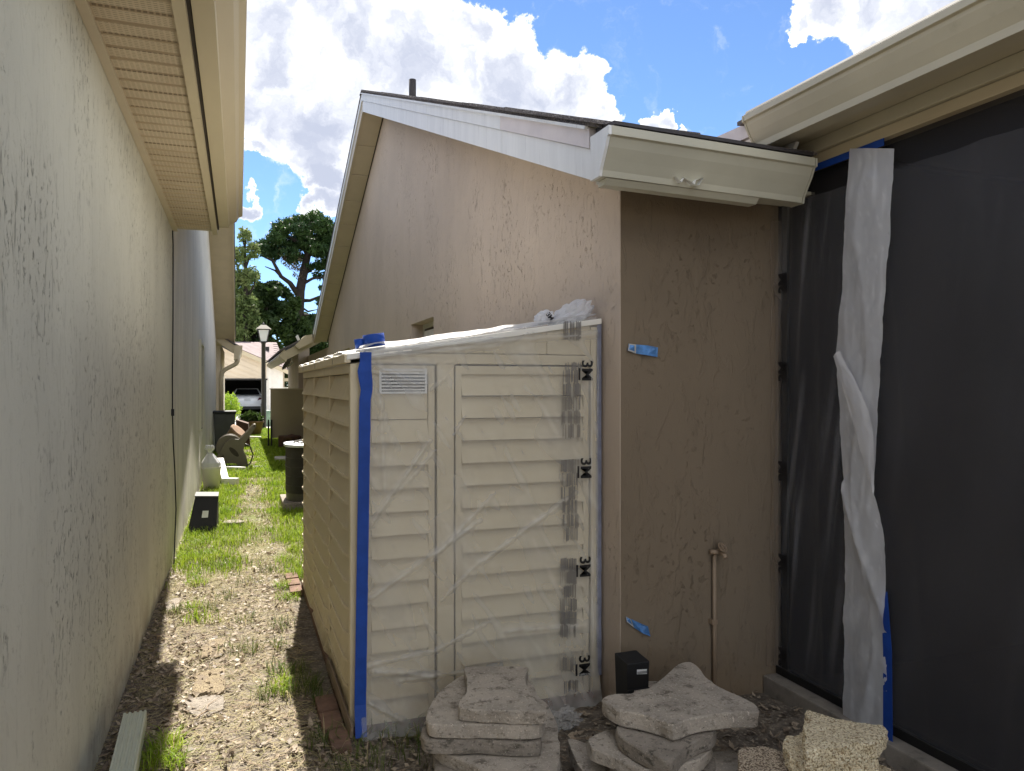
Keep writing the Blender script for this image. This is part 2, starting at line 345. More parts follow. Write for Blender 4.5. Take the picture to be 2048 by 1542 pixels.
# ---------------------------------------------------------------- builders
def root_of(o):
    while o.parent: o = o.parent
    return o
def tag(o, label=None, cat=None, group=None, kind=None):
    for k, v in (('label', label), ('category', cat), ('group', group), ('kind', kind)):
        if v: o[k] = v
    return o
def thing(name, loc, label, cat, rz=0.0, group=None):
    o = bpy.data.objects.new(name, None); COL.objects.link(o); o.empty_display_size = .2
    o.location = loc; o.rotation_euler = (0, 0, rz)
    return tag(o, label, cat, group)
def link(name, me, mats, parent=None):
    o = bpy.data.objects.new(name, me); COL.objects.link(o)
    if mats is not None:
        for m in (mats if isinstance(mats, (list, tuple)) else [mats]): me.materials.append(MATS[m])
    if parent: o.parent = parent
    return o
class MB:
    def __init__(s): s.v = []; s.f = []; s.mi = []; s.sm = []
    def add(s, vs, fs, mi=0, smooth=False):
        b = len(s.v); s.v += [tuple(v) for v in vs]
        for f in fs: s.f.append([b + i for i in f]); s.mi.append(mi); s.sm.append(smooth)
        return s
    def box(s, a, b, mi=0):
        (x0, y0, z0), (x1, y1, z1) = a, b
        return s.add([(x0, y0, z0), (x1, y0, z0), (x1, y1, z0), (x0, y1, z0), (x0, y0, z1), (x1, y0, z1), (x1, y1, z1), (x0, y1, z1)],
                     [(0, 3, 2, 1), (4, 5, 6, 7), (0, 1, 5, 4), (1, 2, 6, 5), (2, 3, 7, 6), (3, 0, 4, 7)], mi)
    def hexa(s, lo, hi, mi=0):      # two loops of points, bottom and top
        n = len(lo)
        return s.add(list(lo) + list(hi), [tuple(range(n))[::-1], tuple(range(n, 2 * n))] + [(i, (i + 1) % n, n + (i + 1) % n, n + i) for i in range(n)], mi)
    def prism(s, poly, axis, a, b, mi=0):
        def pt(p, w): return (w, p[0], p[1]) if axis == 'x' else (p[0], w, p[1]) if axis == 'y' else (p[0], p[1], w)
        return s.hexa([pt(p, a) for p in poly], [pt(p, b) for p in poly], mi)
    def sweep(s, prof, p0, p1, ax, up=Vector((0, 0, 1)), closed=True, mi=0):
        """profile (u,w): u along ax, w along up, swept from p0 to p1"""
        lo = [Vector(p0) + Vector(ax) * u + up * w for u, w in prof]; hi = [Vector(p1) + Vector(ax) * u + up * w for u, w in prof]
        n = len(prof)
        if closed: return s.hexa(lo, hi, mi)
        return s.add(lo + hi, [(i, i + 1, n + i + 1, n + i) for i in range(n - 1)], mi)
    def tube(s, pts, r, n=8, mi=0, cap=True):
        pts = [Vector(p) for p in pts]; rs = r if isinstance(r, (list, tuple)) else [r] * len(pts)
        vs = []; fs = []; prev = None
        for i, p in enumerate(pts):
            d = (pts[min(i + 1, len(pts) - 1)] - pts[max(i - 1, 0)]).normalized()
            a = prev if prev is not None else (Vector((0, 0, 1)) if abs(d.z) < .9 else Vector((1, 0, 0)))
            u = (a - d * a.dot(d)).normalized(); w = d.cross(u); prev = u
            vs += [p + (u * math.cos(2 * math.pi * k / n) + w * math.sin(2 * math.pi * k / n)) * rs[i] for k in range(n)]
        for i in range(len(pts) - 1):
            for k in range(n): fs.append((i * n + k, i * n + (k + 1) % n, (i + 1) * n + (k + 1) % n, (i + 1) * n + k))
        s.add(vs, fs, mi, True)
        if cap:
            b = len(s.v) - len(vs)
            s.f.append([b + k for k in range(n)][::-1]); s.mi.append(mi); s.sm.append(False)
            s.f.append([b + len(vs) - n + k for k in range(n)]); s.mi.append(mi); s.sm.append(False)
        return s
    def lathe(s, prof, c, n=24, mi=0, axis=Vector((0, 0, 1)), smooth=True, sq=None):
        axis = Vector(axis).normalized(); a = Vector((1, 0, 0)) if abs(axis.z) > .7 else Vector((0, 0, 1))
        u = (a - axis * a.dot(axis)).normalized(); w = axis.cross(u); vs = []; fs = []
        for r, h in prof: vs += [Vector(c) + axis * h + (u * math.cos(2 * math.pi * k / n) + w * math.sin(2 * math.pi * k / n)) * r for k in range(n)]
        m = len(prof)
        for i in range(m - 1):
            for k in range(n): fs.append((i * n + k, i * n + (k + 1) % n, (i + 1) * n + (k + 1) % n, (i + 1) * n + k))
        s.add(vs, fs, mi, smooth); b = len(s.v) - len(vs)
        for e, rev in ((0, True), (m - 1, False)):
            if prof[e][0] > 1e-5:
                l = [b + e * n + k for k in range(n)]; s.f.append(l[::-1] if rev else l); s.mi.append(mi); s.sm.append(False)
        return s
    def grid(s, fn, nu, nv, mi=0, smooth=True):
        vs = [fn(i / nu, j / nv) for j in range(nv + 1) for i in range(nu + 1)]
        return s.add(vs, [(j * (nu + 1) + i, j * (nu + 1) + i + 1, (j + 1) * (nu + 1) + i + 1, (j + 1) * (nu + 1) + i) for j in range(nv) for i in range(nu)], mi, smooth)
    def build(s, name, mats, parent=None, bevel=0, local=False, weld=False, jitter=None):
        vs = s.v
        if parent and not local:
            rt = root_of(parent); inv = (Matrix.Translation(rt.location) @ rt.rotation_euler.to_matrix().to_4x4()).inverted()
            vs = [tuple(inv @ Vector(v)) for v in vs]
        me = bpy.data.meshes.new(name); me.from_pydata(vs, [], s.f); me.update()
        me.polygons.foreach_set('material_index', s.mi); me.polygons.foreach_set('use_smooth', s.sm)
        bm = bmesh.new(); bm.from_mesh(me)
        if weld: bmesh.ops.remove_doubles(bm, verts=bm.verts, dist=1e-5)
        bmesh.ops.recalc_face_normals(bm, faces=bm.faces)
        if bevel:
            ed = [e for e in bm.edges if len(e.link_faces) == 2 and e.calc_face_angle(0) > .5]
            bmesh.ops.bevel(bm, geom=ed, offset=bevel, segments=2, profile=.6, affect='EDGES', clamp_overlap=True)
        bm.to_mesh(me); bm.free()
        return link(name, me, mats, parent)
def raw(name, V, F, mats, parent=None, mi=None):
    """fast mesh from arrays: V (n,3), F (m,k)"""
    me = bpy.data.meshes.new(name); k = F.shape[1]
    me.vertices.add(len(V)); me.vertices.foreach_set('co', np.asarray(V, np.float32).ravel())
    me.loops.add(F.size); me.loops.foreach_set('vertex_index', F.astype(np.int32).ravel())
    me.polygons.add(len(F)); me.polygons.foreach_set('loop_start', np.arange(0, F.size, k, dtype=np.int32))
    if mi is not None: me.polygons.foreach_set('material_index', np.asarray(mi, np.int32))
    me.update(calc_edges=True); me.validate()
    return link(name, me, mats, parent)
def one(name, m, mat, label, cat, group=None, bevel=0, base=None):
    """a thing that is a single mesh, its origin at its base"""
    P = np.array(m.v); c = Vector(base) if base else Vector(((P[:, 0].min() + P[:, 0].max()) / 2, (P[:, 1].min() + P[:, 1].max()) / 2, P[:, 2].min()))
    m.v = [tuple(Vector(v) - c) for v in m.v]
    o = m.build(name, mat, None, bevel); o.location = c
    return tag(o, label, cat, group)
def text_mesh(txt, size, offset=0.0):
    cu = bpy.data.curves.new('lettering', 'FONT'); cu.body = txt; cu.size = size; cu.offset = offset; cu.resolution_u = 3
    cu.align_x = 'CENTER'; cu.align_y = 'CENTER'; cu.space_character = .92
    ob = bpy.data.objects.new('lettering', cu); COL.objects.link(ob)
    dg = bpy.context.evaluated_depsgraph_get(); me = bpy.data.meshes.new_from_object(ob.evaluated_get(dg)); bpy.data.objects.remove(ob)
    return me
# ---------------------------------------------------------------- the setting
def ground():
    n = 90
    xs = np.concatenate([np.linspace(-400, -8, 8), np.linspace(-6, 6, n), np.linspace(8, 400, 8)])
    ys = np.concatenate([np.linspace(-60, -3, 6), np.linspace(-2, 14, n), np.linspace(16, 900, 14)])
    V = np.array([(x, y, 0) for y in ys for x in xs], float)
    for i, (x, y, z) in enumerate(V):
        if abs(x) < 5 and 0 < y < 14:
            V[i, 2] = .022 * mnoise.noise((x * 2.1, y * 2.1, 0)) + .008 * mnoise.noise((x * 7, y * 7, 3)) - .01
        else: V[i, 2] = -.01
    k = len(xs)
    F = np.array([(j * k + i, j * k + i + 1, (j + 1) * k + i + 1, (j + 1) * k + i) for j in range(len(ys) - 1) for i in range(k - 1)])
    o = raw('ground', V, F, 'soil'); tag(o, kind='structure')
    for p in o.data.polygons: p.use_smooth = True
    m = MB().box((-40, 29.6, -.06), (40, 44.2, .012)); tag(m.build('driveway', 'concrete_pale'), kind='structure')
def gz(x, y):
    return .022 * mnoise.noise((x * 2.1, y * 2.1, 0)) - .01 if abs(x) < 5 and 0 < y < 14 else -.01
ground()

# ---------------------------------------------------------------- neighbour's house on the left
LX = -.57
def left_house():
    h = thing('house', (-.9, 6, 0), 'weathered beige stucco house on the left with vented soffit and long gutter', 'house')
    MB().box((LX - .3, -1.5, -.1), (LX, 7.55, 3.05)).build('wall', 'stucco_left', h)['label'] = 'stained grey-beige stucco wall with dark gouged streaks'
    # far gable wall, a little set back
    x1 = LX - .006; ridge = (14.5, 5.5)
    poly = [(7.551, -.1), (21.8, -.1), (21.8, 2.78), ridge, (7.551, 3.18)]
    wins = MB(); wins.prism(poly, 'x', x1 - .28, x1); w2 = wins.build('wall', 'stucco_left_far', h); w2['label'] = 'bleached white stucco gable wall further along the alley'
    wf = MB().box((x1 - .01, 12.5, .9), (x1 + .035, 12.56, 2.3)).box((x1 - .01, 13.6, .9), (x1 + .035, 13.66, 2.3)).box((x1 - .01, 12.56, 2.24), (x1 + .035, 13.6, 2.3)).build('window', 'stucco_left_far', h)
    MB().box((x1 - .005, 12.56, .9), (x1 + .012, 13.6, 2.24)).build('pane', 'car_glass', wf)
    # near eave: panels of vented soffit between two trims
    z = 3.02
    sof = MB().box((LX - .25, -1.5, z + .012), (-.19, 7.58, z + .03)).build('soffit', 'soffit_plain', h)
    y = -1.2
    while y < 7.42:
        pn = MB()
        pn.prism([(y + .006, z + .010), (y + .014, z - .001), (y + .105, z - .001), (y + .113, z + .010)], 'x', LX + .045, -.232)
        pn.build('soffit_panel', 'soffit_vinyl', sof); y += .122
    MB().box((LX + .002, -1.5, z - .012), (LX + .045, 7.575, z + .011)).build('wall_trim', 'soffit_plain', h)
    for a, b in ((-1.5, 4.296), (4.30, 5.746), (5.75, 7.58)):
        MB().prism([(-.232, z - .022), (-.186, z - .022), (-.186, z + .13), (-.20, z + .13), (-.20, z - .010), (-.232, z - .010)], 'y', a, b).build('fascia_cover', 'fascia_tan', h)
    MB().box((-.205, -1.5, z + .012), (-.172, 7.50, z + .14)).build('sub_fascia', 'dark_gap', h)
    gp = [(-.168, z + .0), (-.085, z + .0), (-.083, z + .022), (-.02, z + .062), (.0, z + .10), (.03, z + .115), (.03, z + .145), (.015, z + .145), (-.168, z + .14)]
    g = MB().prism(gp, 'y', -1.5, 7.30).build('gutter', 'fascia_tan', h, bevel=.002)
    MB().prism([(u * 1.0, w - .004 if w < z + .05 else w) for u, w in gp], 'y', 7.302, 7.318).build('end_cap', 'fascia_tan', g)
    MB().hexa([(.0, -1.5, z + .15), (.0, 7.55, z + .15), (-6, 7.55, z + 2.4), (-6, -1.5, z + 2.4)], [(.0, -1.5, z + .18), (.0, 7.55, z + .18), (-6, 7.55, z + 2.43), (-6, -1.5, z + 2.43)]).build('roof', 'shingle', h)
    # rake overhang of the far gable
    def rz(y): return ridge[1] - (abs(y - ridge[0]) * .375 if y > ridge[0] else (ridge[0] - y) * .333)
    ox = -.13
    for (a, b) in ((7.585, 14.5), (14.5, 22.0)):
        so = MB().hexa([(x1 - .02, a, rz(a) - .01), (ox, a, rz(a) - .01), (ox, b, rz(b) - .01), (x1 - .02, b, rz(b) - .01)],
                  [(x1 - .02, a, rz(a) + .02), (ox, a, rz(a) + .02), (ox, b, rz(b) + .02), (x1 - .02, b, rz(b) + .02)]).build('soffit', 'soffit_plain', h)
        MB().hexa([(ox, a, rz(a) - .03), (ox + .03, a, rz(a) - .03), (ox + .03, b, rz(b) - .03), (ox, b, rz(b) - .03)],
                  [(ox, a, rz(a) + .18), (ox + .03, a, rz(a) + .18), (ox + .03, b, rz(b) + .18), (ox, b, rz(b) + .18)]).build('fascia', 'fascia_tan', h)
        MB().hexa([(-7, a, rz(a) + .19), (ox + .05, a, rz(a) + .19), (ox + .05, b, rz(b) + .19), (-7, b, rz(b) + .19)],
                  [(-7, a, rz(a) + .215), (ox + .05, a, rz(a) + .215), (ox + .05, b, rz(b) + .215), (-7, b, rz(b) + .215)]).build('roof', 'shingle', h)
    # projecting wing at the far end, its low eave gutter and downspout
    Y = 21.6; A = at(430, 663, y=Y); B = at(472, 692, y=Y)
    MB().hexa([(A.x, Y, A.z - .22), (B.x, Y, B.z - .22), (B.x, Y + .05, B.z - .22), (A.x, Y + .05, A.z - .22)], [(A.x, Y, A.z), (B.x, Y, B.z), (B.x, Y + .05, B.z), (A.x, Y + .05, A.z)]).build('fascia', 'fascia_tan', h)
    MB().hexa([(A.x - 3, Y - .03, A.z + 1.6), (B.x + .1, Y - .03, B.z - .02), (B.x + .1, Y + 7, B.z - .02), (A.x - 3, Y + 7, A.z + 1.6)], [(A.x - 3, Y - .03, A.z + 1.63), (B.x + .1, Y - .03, B.z + .02), (B.x + .1, Y + 7, B.z + .02), (A.x - 3, Y + 7, A.z + 1.63)]).build('roof', 'shingle', h)
    C = at(468, 718, y=Y); D = at(485, 690, y=Y)
    MB().prism([(C.x, C.z), (C.x + .10, C.z), (C.x + .17, D.z - .1), (D.x, D.z - .07), (D.x, D.z), (C.x, D.z)], 'y', Y - .04, Y + 7).build('gutter', 'fascia_tan', h)
    xw = at(441, 800, y=Y + .5).x
    MB().box((LX - .3, Y + .5, -.1), (xw, Y + 7, 2.75)).build('wall', 'house_cream', h)
    dp = [at(px, py, y=Y + .1) for px, py in ((476, 712), (475, 722), (470, 728), (450, 738), (444, 745), (442, 755), (442, 835))]
    MB().tube(dp, .055, 8).build('downspout', 'fascia_tan', h)
    return h
left_house()
cable = MB().tube([(LX + .006, 7.5, 3.0), (LX + .012, 7.47, 2.85), (LX + .012, 7.46, 2.2), (LX + .010, 7.42, 1.7), (LX + .012, 7.40, 1.35), (LX + .014, 7.45, 1.1), (LX + .016, 7.62, .8), (LX + .018, 7.72, .45), (LX + .02, 7.55, .2), (LX + .03, 7.30, .0)], .0055, 6)
cable.box((LX + .002, 7.385, 1.33), (LX + .026, 7.415, 1.39))
one('cable', cable, 'print_black', 'thin black cable running down the left stucco wall to the ground', 'cable')

# ---------------------------------------------------------------- house on the right
GX = 1.76; WY = 3.33; EY = 3.05; RX = 1.48; PK = 9.74
def rt(y): return 2.753 + .385 * (PK - EY) - .385 * abs(y - PK)
def slab(m, x0, x1, a, b, lo, hi, mi=0):
    return m.hexa([(x0, a, rt(a) + lo), (x1, a, rt(a) + lo), (x1, b, rt(b) + lo), (x0, b, rt(b) + lo)], [(x0, a, rt(a) + hi), (x1, a, rt(a) + hi), (x1, b, rt(b) + hi), (x0, b, rt(b) + hi)], mi)
def right_house():
    h = thing('house', (GX, WY, 0), 'tan stucco gable house behind the garden shed with white rake boards', 'house')
    wt = lambda y: rt(y) - .235 if y < 16.205 else 2.4
    m = MB(); holes = {(7.13, 8.15): (1.55, 2.263), (13.0, 14.2): (1.5, 2.24)}
    ys = [WY, 7.13, 8.15, PK, 13.0, 14.2, 16.2, 16.21, 21.5]
    for a, b in zip(ys, ys[1:]):
        hz = holes.get((a, b))
        if hz:
            m.prism([(a, -.1), (b, -.1), (b, hz[0]), (a, hz[0])], 'x', GX, GX + .22); m.prism([(a, hz[1]), (b, hz[1]), (b, wt(b)), (a, wt(a))], 'x', GX, GX + .22)
        else: m.prism([(a, -.1), (b, -.1), (b, wt(b)), (a, wt(a))], 'x', GX, GX + .22)
    m.build('wall', 'stucco_tan', h)['label'] = 'tan stucco gable wall above the shed'
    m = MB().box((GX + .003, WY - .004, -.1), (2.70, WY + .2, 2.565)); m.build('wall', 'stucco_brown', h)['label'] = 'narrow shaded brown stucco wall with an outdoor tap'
    for (a, b), (z0, z1) in holes.items():
        w = MB().box((GX + .13, a, z0), (GX + .17, a + .05, z1)).box((GX + .13, b - .05, z0), (GX + .17, b, z1)).box((GX + .13, a + .05, z1 - .05), (GX + .17, b - .05, z1)).box((GX + .13, a + .05, z0), (GX + .17, b - .05, z0 + .05)).build('window', 'window_frame', h)
        MB().box((GX + .145, a + .05, z0 + .05), (GX + .155, b - .05, z1 - .05)).build('pane', 'car_glass', w)
        MB().grid(lambda u, v: (GX + .120 + .006 * mnoise.noise((u * 5, v * 5, a)), b - .12 - (b - a - .14) * u, z0 + .02 + (z1 - z0 - .10) * v), 14, 10).build('masking_film', 'window_film', w)
        tm = text_mesh('3M', .16, .004)
        tm.transform(Matrix.Translation((GX + .108 - GX, a + .45 - WY, (z0 + z1) / 2 + .10)) @ Matrix.Rotation(R(-90), 4, 'Z') @ Matrix.Rotation(R(90), 4, 'X') @ Matrix.Rotation(R(-80), 4, 'Z'))
        link('lettering', tm, 'print_black', w)
    # rake boards in lengths, two tiers
    for a, b in ((EY + .02, 4.296), (4.3, 6.196), (6.2, PK - .35), (PK - .346, PK)):
        slab(MB(), RX - .012, RX + .02, a, b, -.105, -.012).build('rake_board', 'trim_pink' if a < 4 else 'trim_white', h)
        slab(MB(), RX, RX + .024, a, b, -.245, -.108).build('rake_board', 'trim_white', h)
    slab(MB(), RX - .03, RX - .0125, EY + .03, PK, -.022, -.006).build('drip_edge', 'trim_white', h)
    slab(MB(), RX - .012, RX + .02, PK, 16.45, -.105, -.012).build('rake_board', 'trim_white', h)
    slab(MB(), RX, RX + .024, PK, 16.45, -.245, -.108).build('rake_board', 'soffit_plain', h)
    slab(MB(), RX + .024, GX, EY + .02, PK - .002, -.235, -.215).build('soffit', 'soffit_plain', h)
    so = slab(MB(), RX + .024, GX, PK + .002, 16.45, -.225, -.210).build('soffit', 'soffit_plain', h)
    y = PK + .02
    while y < 16.2:
        slab(MB(), RX + .027, GX - .014, y + .008, min(y + .60, 16.4), -.236, -.226).build('soffit_panel', 'soffit_plain', so); y += .61
    slab(MB(), GX - .012, GX + .002, PK + .01, 16.4, -.242, -.226).build('wall_trim', 'dark_gap', h)
    rf = slab(slab(MB(), RX - .02, 9, EY - .06, PK, -.005, .012), RX - .02, 9, PK, 16.5, -.005, .012).build('roof', 'shingle', h)
    y = EY - .08; k = 0
    while y < PK - .05:
        l = .145; e = random.uniform(-.012, .008); dz = random.uniform(-.003, .006)
        MB().hexa([(RX - .035 + e, y, rt(y) + .012), (RX + .5, y, rt(y) + .012), (RX + .5, y + l + .03, rt(y + l + .03) + .012), (RX - .035 + e, y + l + .03, rt(y + l + .03) + .012)],
                  [(RX - .035 + e, y, rt(y) + .030 + dz), (RX + .5, y, rt(y) + .030), (RX + .5, y + l + .03, rt(y + l + .03) + .016), (RX - .035 + e, y + l + .03, rt(y + l + .03) + .016)]).build('shingle', 'shingle', rf)
        y += l; k += 1
    # front eave over the narrow wall
    MB().box((RX + .025, EY, 2.50), (2.555, EY + .025, 2.735)).build('fascia', 'gutter_grey', h)
    MB().box((GX - .03, EY + .026, 2.555), (2.72, WY + .001, 2.57)).build('soffit', 'gutter_grey', h)
    gp = [(0, 0), (.088, 0), (.094, .026), (.118, .068), (.146, .112), (.164, .150), (.178, .154), (.178, .192), (.165, .192), (.0, .19)]
    g = MB().sweep(gp, (1.478, EY - .002, 2.505), (2.54, EY - .002, 2.475), (0, -1, 0)).build('gutter', 'gutter_grey', h, bevel=.0015)
    MB().sweep([(u + .0, w - .002) for u, w in gp[:-1]] + [(.0, .192)], (1.462, EY - .004, 2.506), (1.476, EY - .004, 2.505), (0, -1, 0)).build('end_cap', 'trim_white', g)
    MB().sweep([(u + .0, w - .002) for u, w in gp[:-1]] + [(.0, .192)], (2.542, EY - .004, 2.475), (2.552, EY - .004, 2.475), (0, -1, 0)).build('end_cap', 'gutter_grey', g)
    MB().sweep([(.155, .197), (.182, .197), (.178, .214), (.0, .235), (0, .20)], (1.49, EY, 2.505), (2.53, EY, 2.477), (0, -1, 0)).build('leaf_guard', 'pipe_dark', g)
    MB().hexa([(1.50, EY - .060, 2.478), (2.30, EY - .060, 2.456), (2.30, EY - .005, 2.456), (1.50, EY - .005, 2.478)], [(1.50, EY - .084, 2.502), (2.30, EY - .084, 2.482), (2.30, EY - .005, 2.482), (1.50, EY - .005, 2.502)]).build('bottom_strip', 'gutter_grey', g)
    fl = MB(); pts = [at(px, py, y=EY - .108) for px, py in ((1348, 353), (1358, 366), (1366, 356), (1384, 370), (1390, 360), (1402, 357), (1396, 370), (1382, 373))]
    up = [p + Vector((0, .012, .004)) for p in pts]; dn = [p + Vector((0, -.010 - .012 * (i % 2), 0)) for i, p in enumerate(pts)]
    fl.add(up + dn, [(i, i + 1, i + 9, i + 8) for i in range(7)]); fl.build('bent_flap', 'trim_white', g)
    p = thing_pt = at(825, 190, y=8.6)
    MB().tube([(p.x, 8.6, rt(8.6) - .1), (p.x, 8.6, 5.11)], .042, 12).build('vent_pipe', 'pipe_dark', h)
    # low wing at the far end with its sagging eave
    Y = 16.5; A = at(678, 646, y=Y); B = at(572, 700, y=Y)
    MB().hexa([(B.x, Y, B.z - .20), (A.x, Y, A.z - .20), (A.x, Y + .05, A.z - .20), (B.x, Y + .05, B.z - .20)], [(B.x, Y, B.z), (A.x, Y, A.z), (A.x, Y + .05, A.z), (B.x, Y + .05, B.z)]).build('fascia', 'fascia_tan', h)
    s_ = (A.z - B.z) / (A.x - B.x)
    MB().hexa([(B.x - .12, Y - .05, B.z - .02), (A.x + .3, Y - .05, A.z + s_ * .3 + .02), (A.x + .3, Y + 9, A.z + s_ * .3 + .02), (B.x - .12, Y + 9, B.z - .02)],
              [(B.x - .12, Y - .05, B.z + .02), (A.x + .3, Y - .05, A.z + s_ * .3 + .05), (A.x + .3, Y + 9, A.z + s_ * .3 + .05), (B.x - .12, Y + 9, B.z + .02)]).build('roof', 'shingle', h)
    xw = at(597, 760, y=21.4).x
    MB().prism([(xw, -.1), (GX + .05, -.1), (GX + .05, A.z - .15), (xw, B.z + (xw - B.x) * s_ - .15)], 'y', 21.4, Y + 9.5).build('wall', 'stucco_tan', h)
    gb = [at(px, py, y=Y - .12) for px, py in ((590, 690), (610, 670), (625, 668), (624, 684), (598, 697))]
    MB().hexa([tuple(p) for p in gb], [(p.x, p.y + .5, p.z) for p in gb]).build('gutter_corner', 'fascia_tan', h)
    gb = [at(px, py, y=Y - .02) for px, py in ((560, 708), (568, 697), (577, 706), (573, 722), (561, 714))]
    MB().hexa([tuple(p) for p in gb], [(p.x, p.y + 8, p.z) for p in gb]).build('gutter', 'fascia_tan', h)
    gb = [at(px, py, y=Y - .05) for px, py in ((591, 672), (596, 668), (600, 678), (596, 682))]
    MB().hexa([tuple(p) for p in gb], [(p.x, p.y + .02, p.z) for p in gb]).build('flashing', 'trim_white', h)
    return h
right_house()

# ---------------------------------------------------------------- screened patio on the right
SX = 2.71
def patio():
    h = thing('screened_patio', (SX, 2.0, 0), 'dark screened patio with tan eave beam and long gutter at the right', 'patio')
    MB().box((SX - .05, -2, 2.685), (SX + .05, WY - .06, 2.735)).build('eave_beam', 'fascia_tan', h, bevel=.003)
    MB().box((SX - .07, -2, 2.738), (SX + .05, WY - .08, 2.80)).build('eave_beam', 'gutter_tan', h, bevel=.003)
    MB().box((2.50, -2, 2.802), (SX + .05, WY - .1, 2.815)).build('soffit', 'gutter_tan', h)
    MB().box((2.47, -2, 2.765), (2.495, WY - .08, 2.91)).build('fascia', 'gutter_tan', h)
    gp = [(0, 0), (-.075, 0), (-.078, .03), (-.105, .075), (-.125, .115), (-.128, .130), (-.142, .135), (-.142, .165), (-.128, .165), (0, .16)]
    g = MB().sweep(gp, (2.468, -2, 2.735), (2.468, 3.12, 2.760), (1, 0, 0)).build('gutter', 'gutter_tan', h, bevel=.0015)
    MB().sweep(gp, (2.466, 3.122, 2.757), (2.466, 3.132, 2.757), (1, 0, 0)).build('end_cap', 'gutter_tan', g)
    MB().sweep([(-.125, .167), (-.140, .167), (-.136, .178), (0, .20), (0, .167)], (2.468, -2, 2.735), (2.468, 3.11, 2.760), (1, 0, 0)).build('leaf_guard', 'pipe_dark', g)
    MB().hexa([(2.40, -2, 2.935), (7, -2, 3.35), (7, 3.3, 3.35), (2.42, 3.3, 2.94)], [(2.40, -2, 2.955), (7, -2, 3.37), (7, 3.3, 3.37), (2.42, 3.3, 2.96)]).build('roof', 'shingle', h)
    q = [at(px, py, x=2.46) for px, py in ((1408, 284), (1490, 247), (1505, 250), (1508, 268), (1445, 296))]
    MB().hexa([tuple(p) for p in q], [(p.x + .03, p.y, p.z) for p in q]).build('rake_board', 'trim_pink', h)
    q = [at(px, py, x=2.52) for px, py in ((1450, 296), (1506, 268), (1530, 300), (1592, 282), (1580, 314))]
    MB().hexa([tuple(p) for p in q], [(p.x + .02, p.y, p.z) for p in q]).build('flashing', 'trim_white', h)
    for y0, y1 in ((-2, 1.5), (1.5, 3.28)):
        fr = MB().box((SX - .025, y0, .12), (SX + .025, y0 + .04, 2.684)).box((SX - .025, y1 - .04, .12), (SX + .025, y1 - .001, 2.684)).build('screen_frame', 'iron_black', h)
        MB().add([(SX - .012, y0 + .04, .12), (SX - .012, y1 - .04, .12), (SX - .012, y1 - .04, 2.684), (SX - .012, y0 + .04, 2.684)], [(0, 1, 2, 3)]).build('screen_mesh', 'screen_mesh', fr)
    MB().box((2.60, -2, -.1), (SX + .12, WY - .006, .075)).build('kerb', 'kerb', h, bevel=.008)
    MB().box((SX - .03, -2, .076), (SX + .03, WY - .01, .119)).build('sill_rail', 'iron_black', h)
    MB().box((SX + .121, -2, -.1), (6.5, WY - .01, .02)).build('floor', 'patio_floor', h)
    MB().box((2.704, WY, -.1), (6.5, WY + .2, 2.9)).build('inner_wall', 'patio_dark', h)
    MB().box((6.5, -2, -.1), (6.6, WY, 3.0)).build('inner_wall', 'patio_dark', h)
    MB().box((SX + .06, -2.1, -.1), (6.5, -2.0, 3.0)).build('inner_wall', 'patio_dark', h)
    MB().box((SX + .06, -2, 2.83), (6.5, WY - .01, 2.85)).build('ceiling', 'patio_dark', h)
patio()
